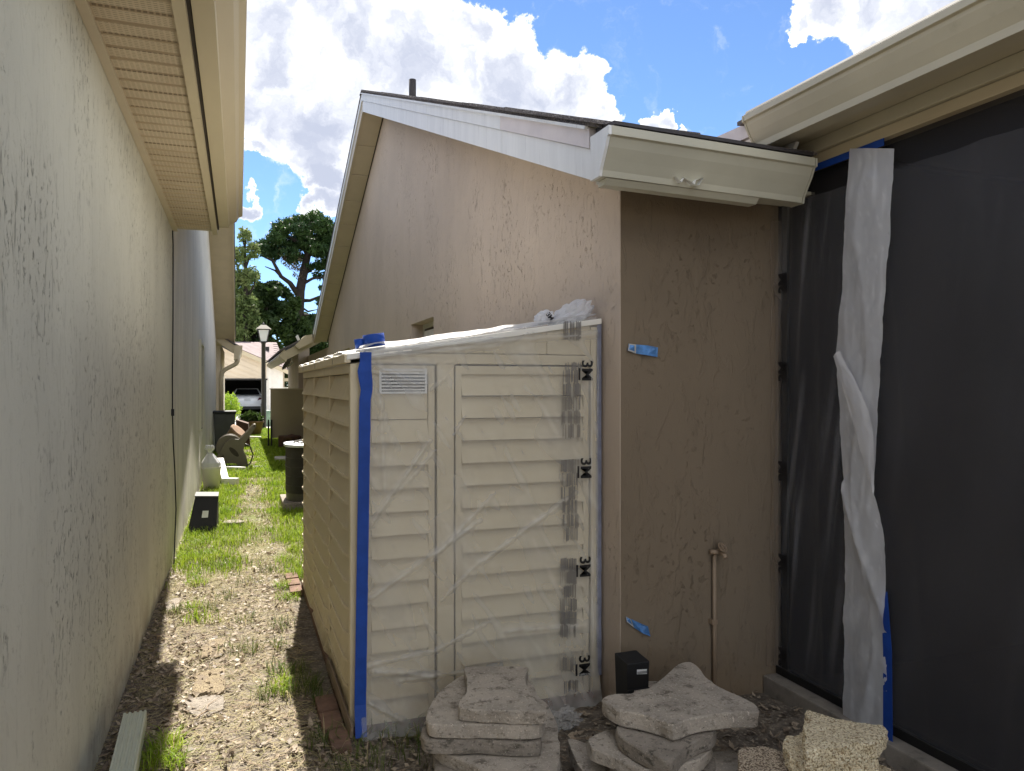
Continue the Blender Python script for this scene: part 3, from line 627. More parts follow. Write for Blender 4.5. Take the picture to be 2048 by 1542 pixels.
# ---------------------------------------------------------------- lean-to garden shed
FY = 3.53; X0 = .49; X1 = 1.745; YB = 6.3; Z0 = .035
def shed():
    h = thing('garden_shed', ((X0 + X1) / 2, (FY + YB) / 2, 0), 'cream vinyl lean-to garden shed with louvred panels beside the gable house', 'shed')
    rz = lambda x: 1.748 + (x - X0) * (1.945 - 1.748) / (1.755 - X0)
    MB().box((X0 + .03, FY + .03, Z0), (X1, YB, 1.70)).build('core', 'shed_dark', h)
    MB().box((X0 - .02, FY - .01, -.05), (X1, YB, Z0)).build('base_frame', 'clay_brick', h)
    # alley side: three louvred bays
    ys = [FY + .045, 4.445, 5.39, YB]
    for a, b in zip(ys, ys[1:]):
        MB().box((X0 - .004, a, Z0), (X0 + .028, a + .035, 1.655)).build('stile', 'shed_vinyl', h, bevel=.003)
        MB().box((X0 - .004, b - .034, Z0), (X0 + .028, b - .002, 1.655)).build('stile', 'shed_vinyl', h, bevel=.003)
        n = 13; dz = (1.655 - Z0) / n
        for i in range(n):
            z = Z0 + i * dz
            # each board leans out at its foot and flattens into the stile at one end
            ya, yb, yc = a + .036, a + .15, b - .036
            o_, t_ = X0 - .006, X0 + .026
            MB().add([(o_ + .014, ya, z + .006), (o_ - .010, yb, z + .006), (o_ - .010, yc, z + .006), (t_, yc, z + dz), (t_, yb, z + dz), (t_ - .008, ya, z + dz),
                      (X0 + .03, ya, z + .004), (X0 + .03, yc, z + .004), (X0 + .03, yc, z + dz), (X0 + .03, ya, z + dz)],
                     [(0, 1, 4, 5), (1, 2, 3, 4), (0, 6, 7, 2, 1), (5, 4, 3, 8, 9), (0, 5, 9, 6), (2, 7, 8, 3)]).hexa([(o_ + .008, ya, z + .0005), (o_ - .013, yb, z + .0005), (o_ - .013, yc, z + .0005), (o_ + .02, yc, z + .0005), (o_ + .02, ya, z + .0005)], [(o_ + .010, ya, z + .014), (o_ - .0115, yb, z + .014), (o_ - .0115, yc, z + .014), (o_ + .02, yc, z + .014), (o_ + .02, ya, z + .014)]).build('louvre', 'shed_vinyl', h)
    MB().box((X0 - .006, FY + .045, 1.658), (X0 + .03, YB, 1.70)).build('top_rail', 'shed_vinyl', h, bevel=.003)
    # corner post and front
    cp = MB().box((X0 - .012, FY - .012, Z0), (X0 + .075, FY + .044, 1.70)).build('corner_post', 'shed_vinyl', h, bevel=.005)
    MB().lathe([(0.0001, .004), (.009, .003), (.010, 0)], (X0 + .045, FY - .013, 1.60), 10, axis=(0, -1, 0)).build('screw', 'screw_dark', cp)
    def bay(xa, xb, n, name):
        f = MB().box((xa, FY - .006, Z0), (xa + .03, FY + .02, 1.695)).box((xb - .03, FY - .006, Z0), (xb, FY + .02, 1.695)).box((xa + .03, FY - .006, 1.655), (xb - .03, FY + .02, 1.695)).build(name, 'shed_vinyl', h)
        dz = (1.655 - Z0) / n
        for i in range(n):
            z = Z0 + i * dz
            if name == 'side_panel' and i >= n - 2: continue
            MB().hexa([(xa + .031, FY - .019, z + .004), (xb - .031, FY - .019, z + .004), (xb - .031, FY + .018, z + .004), (xa + .031, FY + .018, z + .004)],
                      [(xa + .031, FY + .013, z + dz), (xb - .031, FY + .013, z + dz), (xb - .031, FY + .018, z + dz), (xa + .031, FY + .018, z + dz)]).build('louvre', 'shed_vinyl', f)
        return f, dz
    f, dz = bay(.545, .875, 15, 'side_panel')
    MB().box((.578, FY + .004, 1.655 - 2 * dz + .003), (.842, FY + .017, 1.654)).build('blank_panel', 'shed_vinyl', f)
    v = MB().box((.612, FY - .010, 1.562), (.838, FY - .002, 1.572)).box((.612, FY - .010, 1.668), (.838, FY - .002, 1.678)).box((.612, FY - .010, 1.572), (.622, FY - .002, 1.668)).box((.828, FY - .010, 1.572), (.838, FY - .002, 1.668)).build('vent_grille', 'trim_white', f)
    MB().box((.622, FY - .001, 1.572), (.828, FY + .003, 1.668)).build('vent_opening', 'shed_dark', f)
    for i in range(6):
        MB().box((.623, FY - .009, 1.577 + i * .0155), (.827, FY - .003, 1.585 + i * .0155)).build('vent_slat', 'trim_white', f)
    MB().box((.885, FY - .016, Z0), (.968, FY + .02, 1.70)).build('mullion', 'shed_vinyl', h, bevel=.004)
    bay(.978, 1.682, 15, 'door')
    MB().box((1.692, FY - .012, Z0), (X1, FY + .03, 1.90)).build('wall_post', 'shed_vinyl', h, bevel=.004)
    MB().box((X0 + .076, FY - .014, 1.703), (1.691, FY + .02, 1.752)).build('header', 'shed_vinyl', h, bevel=.004)
    MB().prism([(X0 + .02, 1.756), (1.69, 1.756), (1.69, rz(1.69) - .03), (X0 + .02, rz(X0 + .02) - .012)], 'y', FY - .004, FY + .02).build('gable_panel', 'shed_vinyl', h)
    for xa, xb in ((1.12, 1.145), (1.45, 1.475)):
        MB().prism([(xa, 1.757), (xb, 1.757), (xb, rz(xb) - .032), (xa, rz(xa) - .032)], 'y', FY - .016, FY - .005).build('batten', 'shed_vinyl', h)
    # roof panels with a rolled, ribbed eave edge
    for a, b in zip([FY - .03, 4.445, 5.39], [4.443, 5.388, YB + .02]):
        r = MB().hexa([(X0 - .03, a, rz(X0 - .03) - .028), (X1, a, rz(X1) - .028), (X1, b, rz(X1) - .028), (X0 - .03, b, rz(X0 - .03) - .028)],
                      [(X0 - .03, a, rz(X0 - .03)), (X1, a, rz(X1)), (X1, b, rz(X1)), (X0 - .03, b, rz(X0 - .03))]).build('roof_panel', 'shed_vinyl_roof', h, bevel=.004)
        for c0 in (a + .03, (a + b) / 2 + .02):
            w = (b - a) / 2 - .05
            MB().grid(lambda u, v: (X0 - .045 + u * .35, c0 + w * v, rz(X0 - .045 + u * .35) + .004 + .016 * math.sin(math.pi * v) ** .5 * (.6 + .4 * math.sin(v * 19) ** 2)), 4, 20).build('roof_rib', 'shed_vinyl_roof', r)
        MB().box((X0 - .040, a + .004, 1.703), (X0 - .012, b - .004, 1.742)).build('eave_trim', 'shed_vinyl', r, bevel=.003)
        MB().box((X0 - .0415, (a + b) / 2 - .004, 1.706), (X0 - .0405, (a + b) / 2 + .004, 1.741)).build('clip', 'shed_dark', r)
    return rz
shed_z = shed()

# ---------------------------------------------------------------- masking film over the shed front
def seg_d(p, a, b):
    ax, ay = a; bx, by = b; dx, dy = bx - ax, by - ay
    t = max(0, min(1, ((p[0] - ax) * dx + (p[1] - ay) * dy) / (dx * dx + dy * dy)))
    return math.hypot(p[0] - ax - t * dx, p[1] - ay - t * dy), t
def pxz(px, py):
    p = at(px, py, y=FY - .03); return (p.x, p.z)
creases = [((960, 1125), (1150, 985), .014, .010), ((740, 1195), (960, 1040), .016, .010), ((860, 1120), (990, 985), .012, .008), ((745, 728), (835, 770), .012, .012), ((735, 715), (1000, 690), .016, .012),
           ((745, 1340), (870, 1350), .018, .018), ((735, 1330), (870, 1300), .014, .012), ((740, 1050), (860, 880), .012, .010), ((800, 980), (870, 900), .010, .008), ((730, 700), (1190, 668), .02, .016),
           ((870, 1300), (980, 1240), .012, .008), ((1010, 1260), (1170, 1250), .02, .010), ((880, 1200), (960, 1120), .010, .008), ((760, 790), (770, 1000), .02, .008), ((1180, 740), (1185, 1340), .010, .010),
           ((735, 1400), (800, 1430), .016, .025), ((800, 1360), (1000, 1330), .014, .012), ((905, 870), (930, 830), .008, .006), ((860, 780), (890, 755), .008, .006), ((735, 730), (790, 900), .012, .008)]
creases = [(pxz(*a), pxz(*b), w * .6, hh * 1.5) for a, b, w, hh in creases]
def film_y(x, z):
    y = FY - .036 - .009 * mnoise.noise((x * 3.5, z * 2.2, 1.0)) - .006 * mnoise.noise((x * 9 + z * 5, z * 7 - x * 3, 4.0))
    y -= .0025 * abs(mnoise.noise((x * 30 + z * 18, z * 9 - x * 8, 2.0)))
    for a, b, w, hh in creases:
        d, t = seg_d((x, z), a, b)
        if d < w * 4: y -= hh * math.exp(-(d / w) * 1.6) * (1 - .5 * t)
    if z < .16: y -= (.16 - z) * (.55 + .4 * mnoise.noise((x * 9, 0, 7)))
    return y
def masking():
    h = thing('masking_sheet', (1.12, FY - .03, 0), 'clear plastic masking sheet stretched and wrinkled over the shed front', 'plastic sheet')
    xa, xb = X0 + .03, 1.722
    def top(x): return shed_z(x) + .012
    def fn(u, v):
        x = xa + (xb - xa) * u; z = .012 + (top(x) - .012) * v
        y = film_y(x, z)
        if v > .96: y += (v - .96) / .04 * .015
        return (x, y, z)
    fo = MB().grid(fn, 150, 220).build('front_sheet', 'film_clear', h)
    fa = fo.data.attributes.new('fold', 'FLOAT', 'POINT')  # doubled creases, plus painted highlights along them and broad milky sheen
    for i, v in enumerate(fo.data.vertices):
        x, z = v.co.x + 1.12, v.co.z; q = .55 * max(0, mnoise.noise((x * 22 + z * 13, z * 5 - x * 4, 2.0)) - .15) + .5 * max(0, mnoise.noise((x * 4.5 + z * 2.6, z * 2.2 - x * 1.6, 6.0)) - .05)
        for a, b, w, hh in creases:
            d, t_ = seg_d((x, z), a, b)
            if d < w * 5: q += min(1, hh / .012) * (.55 * math.exp(-(d / (w * .5)) ** 2) + .45 * math.exp(-(d / (w * 2.0)) ** 2)) * (.15 + .75 * abs(mnoise.noise((t_ * 6, hh * 900, 0))) * 2)
        if z < .12: q += (.12 - z) * 3.5 * abs(mnoise.noise((x * 18, z * 20, 5)))
        fa.data[i].value = min(1, q)
    def fn2(u, v):
        x = xa + (xb - xa) * u; y0 = film_y(x, top(x)) + .015
        return (x, y0 + v * .5, top(x) + .006 + .008 * mnoise.noise((x * 9, v * 4, 3)) + .012 * math.exp(-v * 20) * (1 + mnoise.noise((x * 6, 0, 9))))
    MB().grid(fn2, 90, 20).build('roof_flap', 'film_white', h)
    # printed lettering, rotated to read downwards
    for i, py in enumerate((740, 936, 1134, 1332)):
        c = at(1176 - i * 2, py, y=FY - .06); tm = text_mesh('3M', .084, .0016)
        tm.transform(Matrix.Translation(Vector((c.x, film_y(c.x, c.z) - .008, c.z)) - Vector((1.12, FY - .03, 0))) @ Matrix.Rotation(R(90), 4, 'X') @ Matrix.Rotation(R(-90), 4, 'Z') @ Matrix.Diagonal((1.05, 1.0, 1, 1)))
        link('lettering', tm, 'print_black', h)
        MB().box((c.x - .046, film_y(c.x - .04, c.z) - .010, c.z - .048), (c.x - .036, film_y(c.x - .04, c.z) - .0095, c.z + .012)).build('lettering', 'print_black', h)
    # columns of small print: short bars
    blocks = [(1148, 660, 34, 34), (1146, 732, 34, 14)] + [(1146 - k * .7, 752 + 27.5 * k, 36, 24) for k in range(5)] + [(1142, 932 + 27.5 * k, 34, 24) for k in range(6)] + [(1140, 1130 + 27 * k, 33, 23) for k in range(6)] + [(1138, 1330, 32, 26), (1138, 1370, 32, 22)]
    rr = random.Random(3)
    for px, py, w, hh in blocks:
        m = MB(); k = 0; x = -w / 2
        while x < w / 2:
            bw = rr.uniform(.7, 2.0)
            if rr.random() < .72:
                c0 = at(px + x, py - hh / 2 - rr.uniform(0, 3), y=FY - .06); c1 = at(px + x + bw, py + hh / 2 + rr.uniform(-2, 3), y=FY - .06)
                y = film_y((c0.x + c1.x) / 2, (c0.z + c1.z) / 2) - .007
                m.add([(c0.x, y, c1.z), (c1.x, y, c1.z), (c1.x, y, c0.z), (c0.x, y, c0.z)], [(0, 1, 2, 3)])
            x += bw + rr.uniform(.2, .9)
        m.build('small_print', 'print_grey', h)['kind'] = 'stuff'
masking()
def tape_strip(name, rows, yf, mat, label, cat, thick=.003):
    m = MB()
    fr = [[(xa, yf(xa, z) - 0, z), (xb, yf(xb, z), z)] for xa, xb, z in rows]
    vs = [p for r in fr for p in r]; n = len(rows)
    bk = [(p[0], p[1] + thick, p[2]) for p in vs]
    m.add(vs + bk, [(2 * i, 2 * i + 1, 2 * i + 3, 2 * i + 2) for i in range(n - 1)] + [(2 * n + 2 * i, 2 * n + 2 * i + 2, 2 * n + 2 * i + 3, 2 * n + 2 * i + 1) for i in range(n - 1)] +
          [(2 * i, 2 * i + 2, 2 * n + 2 * i + 2, 2 * n + 2 * i) for i in range(n - 1)] + [(2 * i + 1, 2 * n + 2 * i + 1, 2 * n + 2 * i + 3, 2 * i + 3) for i in range(n - 1)])
    return one(name, m, mat, label, cat)
ty = lambda x, z: FY - .052 + .003 * mnoise.noise((x * 20, z * 12, 0)) - (max(0, .14 - z) * .35)
rows = []
for i in range(41):
    z = 1.752 - i * (1.752 - .02) / 40
    pxl = 720 + (708 - 720) * (i / 40) + (3 if 1.55 < z < 1.66 else 0); p = at(pxl, 770, y=FY - .05); w = .052 + .002 * mnoise.noise((0, i * .7, 0))
    rows.append((p.x - (.010 if 1.60 < z < 1.68 else 0), p.x + w, z))
tape_strip('tape_strip', rows, ty, 'blue_tape', 'long blue painter tape strip down the front corner of the shed', 'tape')
rows = [(1.722 + .002 * mnoise.noise((0, i * .5, 3)), 1.748 + .002 * mnoise.noise((4, i * .5, 3)), 1.93 - i * .0465) for i in range(40)]
tape_strip('tape_strip', rows, lambda x, z: FY - .020 + .003 * mnoise.noise((x * 20, z * 9, 5)), 'tape_dusty', 'dusty grey blue tape strip where the shed front meets the house wall', 'tape')
def tape_roll(c, r, w, label, axis):
    h = thing('tape_roll', c, label, 'tape roll', group='rolls of blue tape on the shed roof')
    C = Vector(c)
    MB().lathe([(r * .72, 0), (r, 0), (r, w), (r * .72, w), (r * .72, 0)], C, 40, axis=axis).build('tape', 'blue_tape', h, bevel=.0)
    MB().lathe([(r * .66, -.001), (r * .719, -.001), (r * .719, w + .001), (r * .66, w + .001), (r * .66, -.001)], C, 40, axis=axis).build('core', 'panel_tan', h)
p = at(750, 690, y=3.57); tape_roll((p.x, 3.57, shed_z(p.x) + .018), .050, .058, 'larger roll of blue tape lying flat at the shed roof corner', (-.15, 0, 1))
p = at(722, 694, y=3.60); tape_roll((p.x, 3.60, shed_z(p.x) + .018), .026, .046, 'smaller blue tape roll lying behind the larger one', (-.15, 0, 1))
def crumple(name, c, sz, rot, seed, mat, label, cat, sub=4, amp=.22):
    bm = bmesh.new(); bmesh.ops.create_icosphere(bm, subdivisions=sub, radius=1)
    M = Matrix.Rotation(rot[2], 3, 'Z') @ Matrix.Rotation(rot[1], 3, 'Y') @ Matrix.Rotation(rot[0], 3, 'X')
    for v in bm.verts:
        p = v.co.copy(); q = p * 1.4 + Vector((seed, 0, 0))
        d = 1 + amp * (abs(mnoise.noise(q * 1.3)) * 2 - .6) + amp * .35 * (abs(mnoise.noise(q * 2.3)) * 2 - .5)
        p = Vector((p.x * sz[0], p.y * sz[1], p.z * sz[2])) * d
        v.co = M @ p
    me = bpy.data.meshes.new(name); bm.to_mesh(me); bm.free()
    o = link(name, me, mat); o.location = c
    return tag(o, label, cat)
p = at(1142, 630, y=3.60); crumple('film_bundle', (p.x, 3.60, p.z), (.135, .075, .060), (0, R(-32), 0), 2.0, 'film_bundle', 'large crumpled bundle of white plastic film on the shed roof by the wall', 'plastic film')
p = at(1088, 634, y=3.60); b2 = crumple('film_bundle', (p.x, 3.60, p.z), (.056, .05, .036), (0, R(-20), 0), 5.0, 'film_bundle', 'small crumpled wad of white plastic film beside the bigger bundle', 'plastic film')
tm = text_mesh('3M', .035, .001); tm.transform(Matrix.Translation((.008, -.058, .0)) @ Matrix.Rotation(R(90), 4, 'X') @ Matrix.Rotation(R(-50), 4, 'Z')); link('lettering', tm, 'print_black', b2)
for (pts, mat, name, label) in (
    ([(1258, 686), (1272, 688), (1296, 690), (1316, 694), (1315, 713), (1292, 709), (1272, 706), (1256, 700)], ('blue_tape_pale', 'overspray'), 'tape_scrap', 'crinkled blue tape scrap stuck high on the narrow brown wall'),
    ([(1252, 1232), (1262, 1237), (1275, 1243), (1296, 1252), (1301, 1272), (1286, 1266), (1268, 1254), (1254, 1243)], ('blue_tape_pale', 'overspray'), 'tape_scrap', 'blue tape scrap peeling low on the narrow brown wall')):
    m = MB(); q = [at(px, py, y=WY - .012 - .012 * (i % 2)) for i, (px, py) in enumerate(pts)]
    f4 = [(0, 1, 6, 7), (1, 2, 5, 6), (2, 3, 4, 5)]
    m.add(q + [p + Vector((0, .004, 0)) for p in q], f4 + [tuple(8 + i for i in f[::-1]) for f in f4] + [(i, (i + 1) % 8, 8 + (i + 1) % 8, 8 + i) for i in range(8)])
    m.mi[0] = 1; one(name, m, list(mat), label, 'tape', 'tape scraps on the brown wall')

# ---------------------------------------------------------------- film and strip on the patio screen
def patio_film():
    X = SX - .055
    h = thing('masking_sheet', (X, 3.1, .1), 'thin clear masking film taped along the brown wall edge over the screen', 'plastic sheet')
    def fn(u, v):
        y = 3.30 - u * 1.75; z = .13 + 2.40 * v; u = u * 1.75 / .46
        fold = .02 * math.exp(-abs(u - .55 + .25 * (1 - v)) * 16) + .016 * math.exp(-abs(u - .35 + .3 * (1 - v)) * 22) + .012 * math.exp(-abs(u - .8 + .1 * v) * 18) + .012 * math.exp(-abs(u - 2.1 + .5 * v) * 12) + .010 * math.exp(-abs(u - 2.9 + .3 * v) * 12)
        return (X - .014 * mnoise.noise((y * 6, z * 1.5, 2)) - fold, y, z)
    sc_ = MB().grid(fn, 150, 80).build('screen_sheet', 'film_dim', h); fa = sc_.data.attributes.new('fold', 'FLOAT', 'POINT')
    for i, v in enumerate(sc_.data.vertices):
        y_, z_ = v.co.y + 3.1, v.co.z + .1
        fa.data[i].value = min(1, (1.5 if y_ > 2.75 else .14) * max(0, mnoise.noise((y_ * 24 + z_ * 3.2, z_ * 1.1, 3)) - .12) + (.8 if y_ > 2.75 else .2) * max(0, mnoise.noise((y_ * 60 + z_ * 9, z_ * 2.5, 8)) - .35))
    def fn2(u, v):
        w = .055 + .012 * mnoise.noise((0, v * 9, 1)) + (.03 if v < .1 else 0)
        return (2.70 - w + w * u, WY - .012 - .006 * abs(mnoise.noise((u * 3, v * 14, 5))) - .012 * u, .12 + 2.35 * v)
    MB().grid(fn2, 8, 90).build('wall_overlap', 'film_brown', h)
    for py in (565, 742, 942, 1128, 1315):
        c = at(1566, py, x=SX - .08); tm = text_mesh('3M', .085, .004)
        tm.transform(Matrix.Translation(Vector((c.x, c.y, c.z)) - Vector((X, 3.1, .1))) @ Matrix.Rotation(R(-90), 4, 'Z') @ Matrix.Rotation(R(90), 4, 'X') @ Matrix.Rotation(R(90), 4, 'Z')); link('lettering', tm, 'print_black', h)
    X = SX - .075
    s = thing('plastic_strip', (X, 2.72, .05), 'long twisted white plastic strip hanging from the patio eave', 'plastic strip')
    tb = [(296, 1700, 1788), (400, 1692, 1782), (480, 1688, 1778), (600, 1682, 1769), (700, 1672, 1763), (760, 1675, 1760), (850, 1680, 1755), (900, 1683, 1751), (985, 1690, 1747), (1060, 1690, 1765), (1130, 1690, 1773), (1250, 1688, 1775), (1350, 1687, 1775), (1450, 1686, 1776)]
    pys = [r[0] for r in tb]
    def fn(u, v):
        py = 296 + v * (1450 - 296); l = np.interp(py, pys, [r[1] for r in tb]); r = np.interp(py, pys, [r[2] for r in tb])
        p = at(l + (r - l) * u, py, x=X)
        c1 = .02 * math.exp(-abs(u - (py - 980) / 260) * 7) if 960 < py < 1260 else 0
        c2 = .010 * math.exp(-abs(u - .5 - .2 * math.sin(py / 90)) * 8)
        return (X - c1 - c2 - .010 * mnoise.noise((u * 2.5, py / 60, 3)) - .02 * u * (1 - u) - .004 * mnoise.noise((u * 9, py / 14, 1)), p.y, p.z)
    st = MB().grid(fn, 24, 150).build('strip', 'film_white', s); fa = st.data.attributes.new('fold', 'FLOAT', 'POINT')
    for i, v in enumerate(st.data.vertices): fa.data[i].value = min(1, 1.4 * max(0, mnoise.noise((v.co.y * 30, v.co.z * 7 + v.co.y * 12, 4)) - .12) + 1.5 * max(0, mnoise.noise((v.co.y * 70, v.co.z * 30, 9)) - .3))  # fine creases, their highlights painted in as denser film
    lo = [(1668, 712), (1678, 745), (1694, 800), (1712, 860), (1730, 930), (1747, 985)]; hi = [(1680, 700), (1712, 760), (1738, 820), (1749, 870), (1750, 930), (1749, 986)]
    def fn3(u, v):
        k = v * 5; i = min(4, int(k)); f = k - i
        a = Vector(lo[i]).lerp(Vector(lo[i + 1]), f); b = Vector(hi[i]).lerp(Vector(hi[i + 1]), f); c = a.lerp(b, u)
        p = at(c.x, c.y, x=X - .03); return (X - .034 - .006 * math.sin(u * 3.1) - .006 * mnoise.noise((u * 6, v * 14, 8)), p.y, p.z)
    MB().grid(fn3, 8, 40).build('fold', 'film_white', s)
    Xb = SX - .079
    q = [at(px, py, x=Xb) for px, py in ((1762, 1190), (1774, 1182), (1783, 1300), (1785, 1490), (1766, 1480), (1766, 1300))]
    one('tape_strip', MB().hexa([tuple(p) for p in q], [(p.x + .002, p.y, p.z) for p in q]), 'blue_tape', 'dim blue tape strip beside the foot of the hanging plastic strip', 'tape')
    Xt = SX - .054
    one('tape_strip', MB().box((Xt - .001, 2.58, 2.650), (Xt + .002, 3.1, 2.683)), 'blue_tape', 'shaded blue tape band under the patio eave beam', 'tape')
patio_film()
# ---------------------------------------------------------------- loose pavers in the foreground
def resample(pts, n, sharp=.35):
    P = [Vector(p) for p in pts]; m = len(P); out = []
    dense = []
    for i in range(m):
        a, b, c, d = P[i - 1], P[i], P[(i + 1) % m], P[(i + 2) % m]
        for k in range(12):
            t = k / 12
            cr = .5 * ((2 * b) + (c - a) * t + (2 * a - 5 * b + 4 * c - d) * t * t + (-a + 3 * b - 3 * c + d) * t ** 3)
            dense.append(cr.lerp(b.lerp(c, t), sharp))
    L = [0.0]
    for i in range(len(dense)): L.append(L[-1] + (dense[(i + 1) % len(dense)] - dense[i]).length)
    for k in range(n):
        s = L[-1] * k / n; i = max(j for j in range(len(dense)) if L[j] <= s)
        f = (s - L[i]) / max(1e-9, L[i + 1] - L[i]); out.append(dense[i].lerp(dense[(i + 1) % len(dense)], f))
    return out
def slab_stone(name, outline, z, th, mat, label, tilt=(0, 0), rough=.0026, n=96, group='loose pavers stacked by the shed', cat='paver', rings=7):
    o = resample(outline, n, .85 if 'pea' in mat else .35); c = sum(o, Vector((0, 0))) / n; sd_ = random.uniform(0, 50)
    m = MB(); vs = []
    def ring(sc, zz, amp):
        r = []
        for p in o:
            d = p - c; q = c + d * sc; nz_ = mnoise.noise((q.x * 22, q.y * 22, zz * 30 + sd_)); n2 = mnoise.noise((q.x * 90, q.y * 90, zz * 90 + sd_))
            dn = d.normalized()
            q = q + dn * (amp * nz_ * 1.6 + amp * .8 * n2)
            if sc > .9: q = q - dn * max(0, mnoise.noise((q.x * 9, q.y * 9, zz * 12 + sd_)) - .25) * amp * 6
            top = rough * .5 * mnoise.noise((q.x * 30, q.y * 30, sd_)) if zz > th * .9 else 0
            r.append((q.x, q.y, z + zz + top + (q.x - c.x) * tilt[0] + (q.y - c.y) * tilt[1]))
        return r
    spec = [(.97, 0, rough), (.995, th * .08, rough), (1.0, th * .35, rough), (1.0, th * .65, rough), (.998, th * .90, rough), (.982, th, rough * .8)] + [(.95 * (1 - i / rings), th, rough * .5) for i in range(rings)]
    for s_ in spec: vs += ring(*s_)
    fs = [(i * n + k, i * n + (k + 1) % n, (i + 1) * n + (k + 1) % n, (i + 1) * n + k) for i in range(len(spec) - 1) for k in range(n)]
    fs.append(tuple(range(n))[::-1]); fs.append(tuple(range((len(spec) - 1) * n, len(spec) * n)))
    m.add(vs, fs, 0, False); m.sm = [i >= 6 * n for i in range(len(m.sm))]
    ob = one(name, m, mat, label, cat, group)
    return ob
def pxo(pts, z): return [(lambda p: (p.x, p.y))(at(px, py, z=z)) for px, py in pts]
G1, G2 = 'pavers stacked in front of the shed', 'pavers stacked in front of the brown wall'
slab_stone('paver', pxo([(930, 1333), (992, 1331), (1054, 1333), (1051, 1350), (1054, 1372), (1072, 1400), (1094, 1420), (1005, 1420), (918, 1413), (930, 1385), (934, 1358)], .34), .285, .055, 'concrete', 'hourglass shaped concrete paver on top of the left stack', group=G1)
slab_stone('paver', pxo([(935, 1345), (1040, 1340), (1085, 1400), (1083, 1447), (970, 1448), (861, 1446), (854, 1420), (880, 1380)], .283), .225, .058, 'concrete', 'second paver of the left stack, half covered by the hourglass one', group=G1)
slab_stone('paver', pxo([(930, 1380), (1050, 1380), (1075, 1440), (1078, 1484), (960, 1480), (850, 1478), (850, 1440)], .223), .167, .056, 'concrete_dark', 'dark mossy third paver of the left stack', group=G1)
slab_stone('paver', pxo([(910, 1425), (1075, 1396), (1112, 1440), (1120, 1500), (1108, 1560), (1000, 1556), (930, 1520), (868, 1486)], .165), .112, .053, 'concrete', 'rounded paver jutting right in the lower left stack', group=G1, tilt=(.02, 0))
slab_stone('paver', pxo([(880, 1450), (1060, 1440), (1100, 1500), (1090, 1590), (960, 1600), (870, 1540)], .11), .056, .053, 'concrete_dark', 'dark curved paver near the foot of the left stack', group=G1)
slab_stone('paver', pxo([(890, 1480), (1090, 1470), (1125, 1540), (1080, 1640), (900, 1640), (850, 1560)], .055), .0, .053, 'concrete_dark', 'lowest paver of the left stack resting on the soil', group=G1)
cx = lambda L: [(820 + .488 * a, 1240 + .488 * b) for a, b in L]
slab_stone('paver', pxo(cx([(785, 320), (830, 300), (900, 297), (985, 270), (1045, 225), (1100, 175), (1150, 167), (1185, 190), (1215, 232), (1290, 280), (1370, 315), (1422, 345), (1424, 372), (1340, 372), (1240, 382), (1150, 398), (1075, 425), (1010, 400), (930, 378), (850, 362)]), .33), .262, .066, 'concrete', 'four pointed concave paver on top of the right stack', group=G2)
slab_stone('paver', pxo(cx([(850, 420), (960, 370), (1100, 350), (1250, 415), (1240, 465), (1150, 500), (1070, 575), (980, 545), (900, 500), (850, 462)]), .26), .20, .058, 'concrete_dark', 'second paver of the right stack turned under the pointed one', group=G2)
slab_stone('paver', pxo(cx([(730, 480), (800, 450), (960, 430), (1150, 480), (1240, 500), (1200, 560), (1080, 600), (960, 610), (840, 560), (740, 520)]), .198), .145, .052, 'concrete', 'third paver of the right stack with a rounded left end', group=G2)
slab_stone('paver', pxo(cx([(830, 540), (900, 520), (1100, 540), (1250, 560), (1220, 640), (1050, 660), (900, 650), (820, 590)]), .143), .09, .052, 'concrete_dark', 'fourth paver of the right stack close to the picture edge', group=G2)
slab_stone('paver', pxo(cx([(740, 520), (960, 500), (1180, 560), (1200, 700), (1000, 740), (800, 700)]), .088), .035, .052, 'concrete_dark', 'fifth paver of the right stack near the soil', group=G2)
slab_stone('paver', pxo(cx([(760, 560), (960, 540), (1160, 600), (1150, 760), (900, 800), (770, 720)]), .034), -.015, .048, 'concrete_dark', 'bottom paver of the right stack half sunk in the soil', group=G2)
slab_stone('paver', pxo(cx([(645, 505), (730, 510), (800, 560), (900, 640), (820, 680), (720, 640)]), .10), .04, .055, 'concrete', 'tilted concrete slab leaning between the two paver stacks', tilt=(-.15, .1), group=G2)
slab_stone('paver', pxo(cx([(915, 270), (930, 245), (1010, 240), (1060, 262), (1010, 290), (930, 290)]), .22), .15, .06, 'concrete', 'small paver piece behind the pointed paver by the black pot', group=G2)
slab_stone('paver', pxo(cx([(1110, 580), (1170, 545), (1300, 530), (1345, 545), (1345, 640), (1200, 690), (1100, 640)]), .13), .07, .058, 'concrete', 'grey paver lying beside the gravel faced blocks', group='loose slabs right of the stacks')
GB = 'gravel faced paving blocks at the lower right'
slab_stone('paving_block', pxo(cx([(1625, 362), (1700, 385), (1800, 410), (1945, 432), (1962, 450), (1935, 485), (1780, 515), (1622, 532), (1612, 500), (1618, 430)]), .36), .295, .065, 'pea_gravel', 'bright yellow gravel faced block on top at the lower right', rough=.010, n=160, rings=14, group=GB, cat='paving block')
slab_stone('paving_block', pxo(cx([(1540, 470), (1620, 455), (1900, 500), (1920, 560), (1760, 590), (1640, 600), (1560, 560), (1535, 520)]), .293), .23, .06, 'pea_gravel', 'yellow gravel block underneath the top one, poking out left', rough=.010, n=150, rings=12, group=GB, cat='paving block')
slab_stone('paving_block', pxo(cx([(1650, 610), (1760, 585), (1900, 580), (1970, 600), (1990, 700), (1660, 720)]), .228), .165, .06, 'pea_gravel', 'yellow gravel block at the bottom edge beside the kerb', rough=.010, n=150, rings=12, group=GB, cat='paving block')
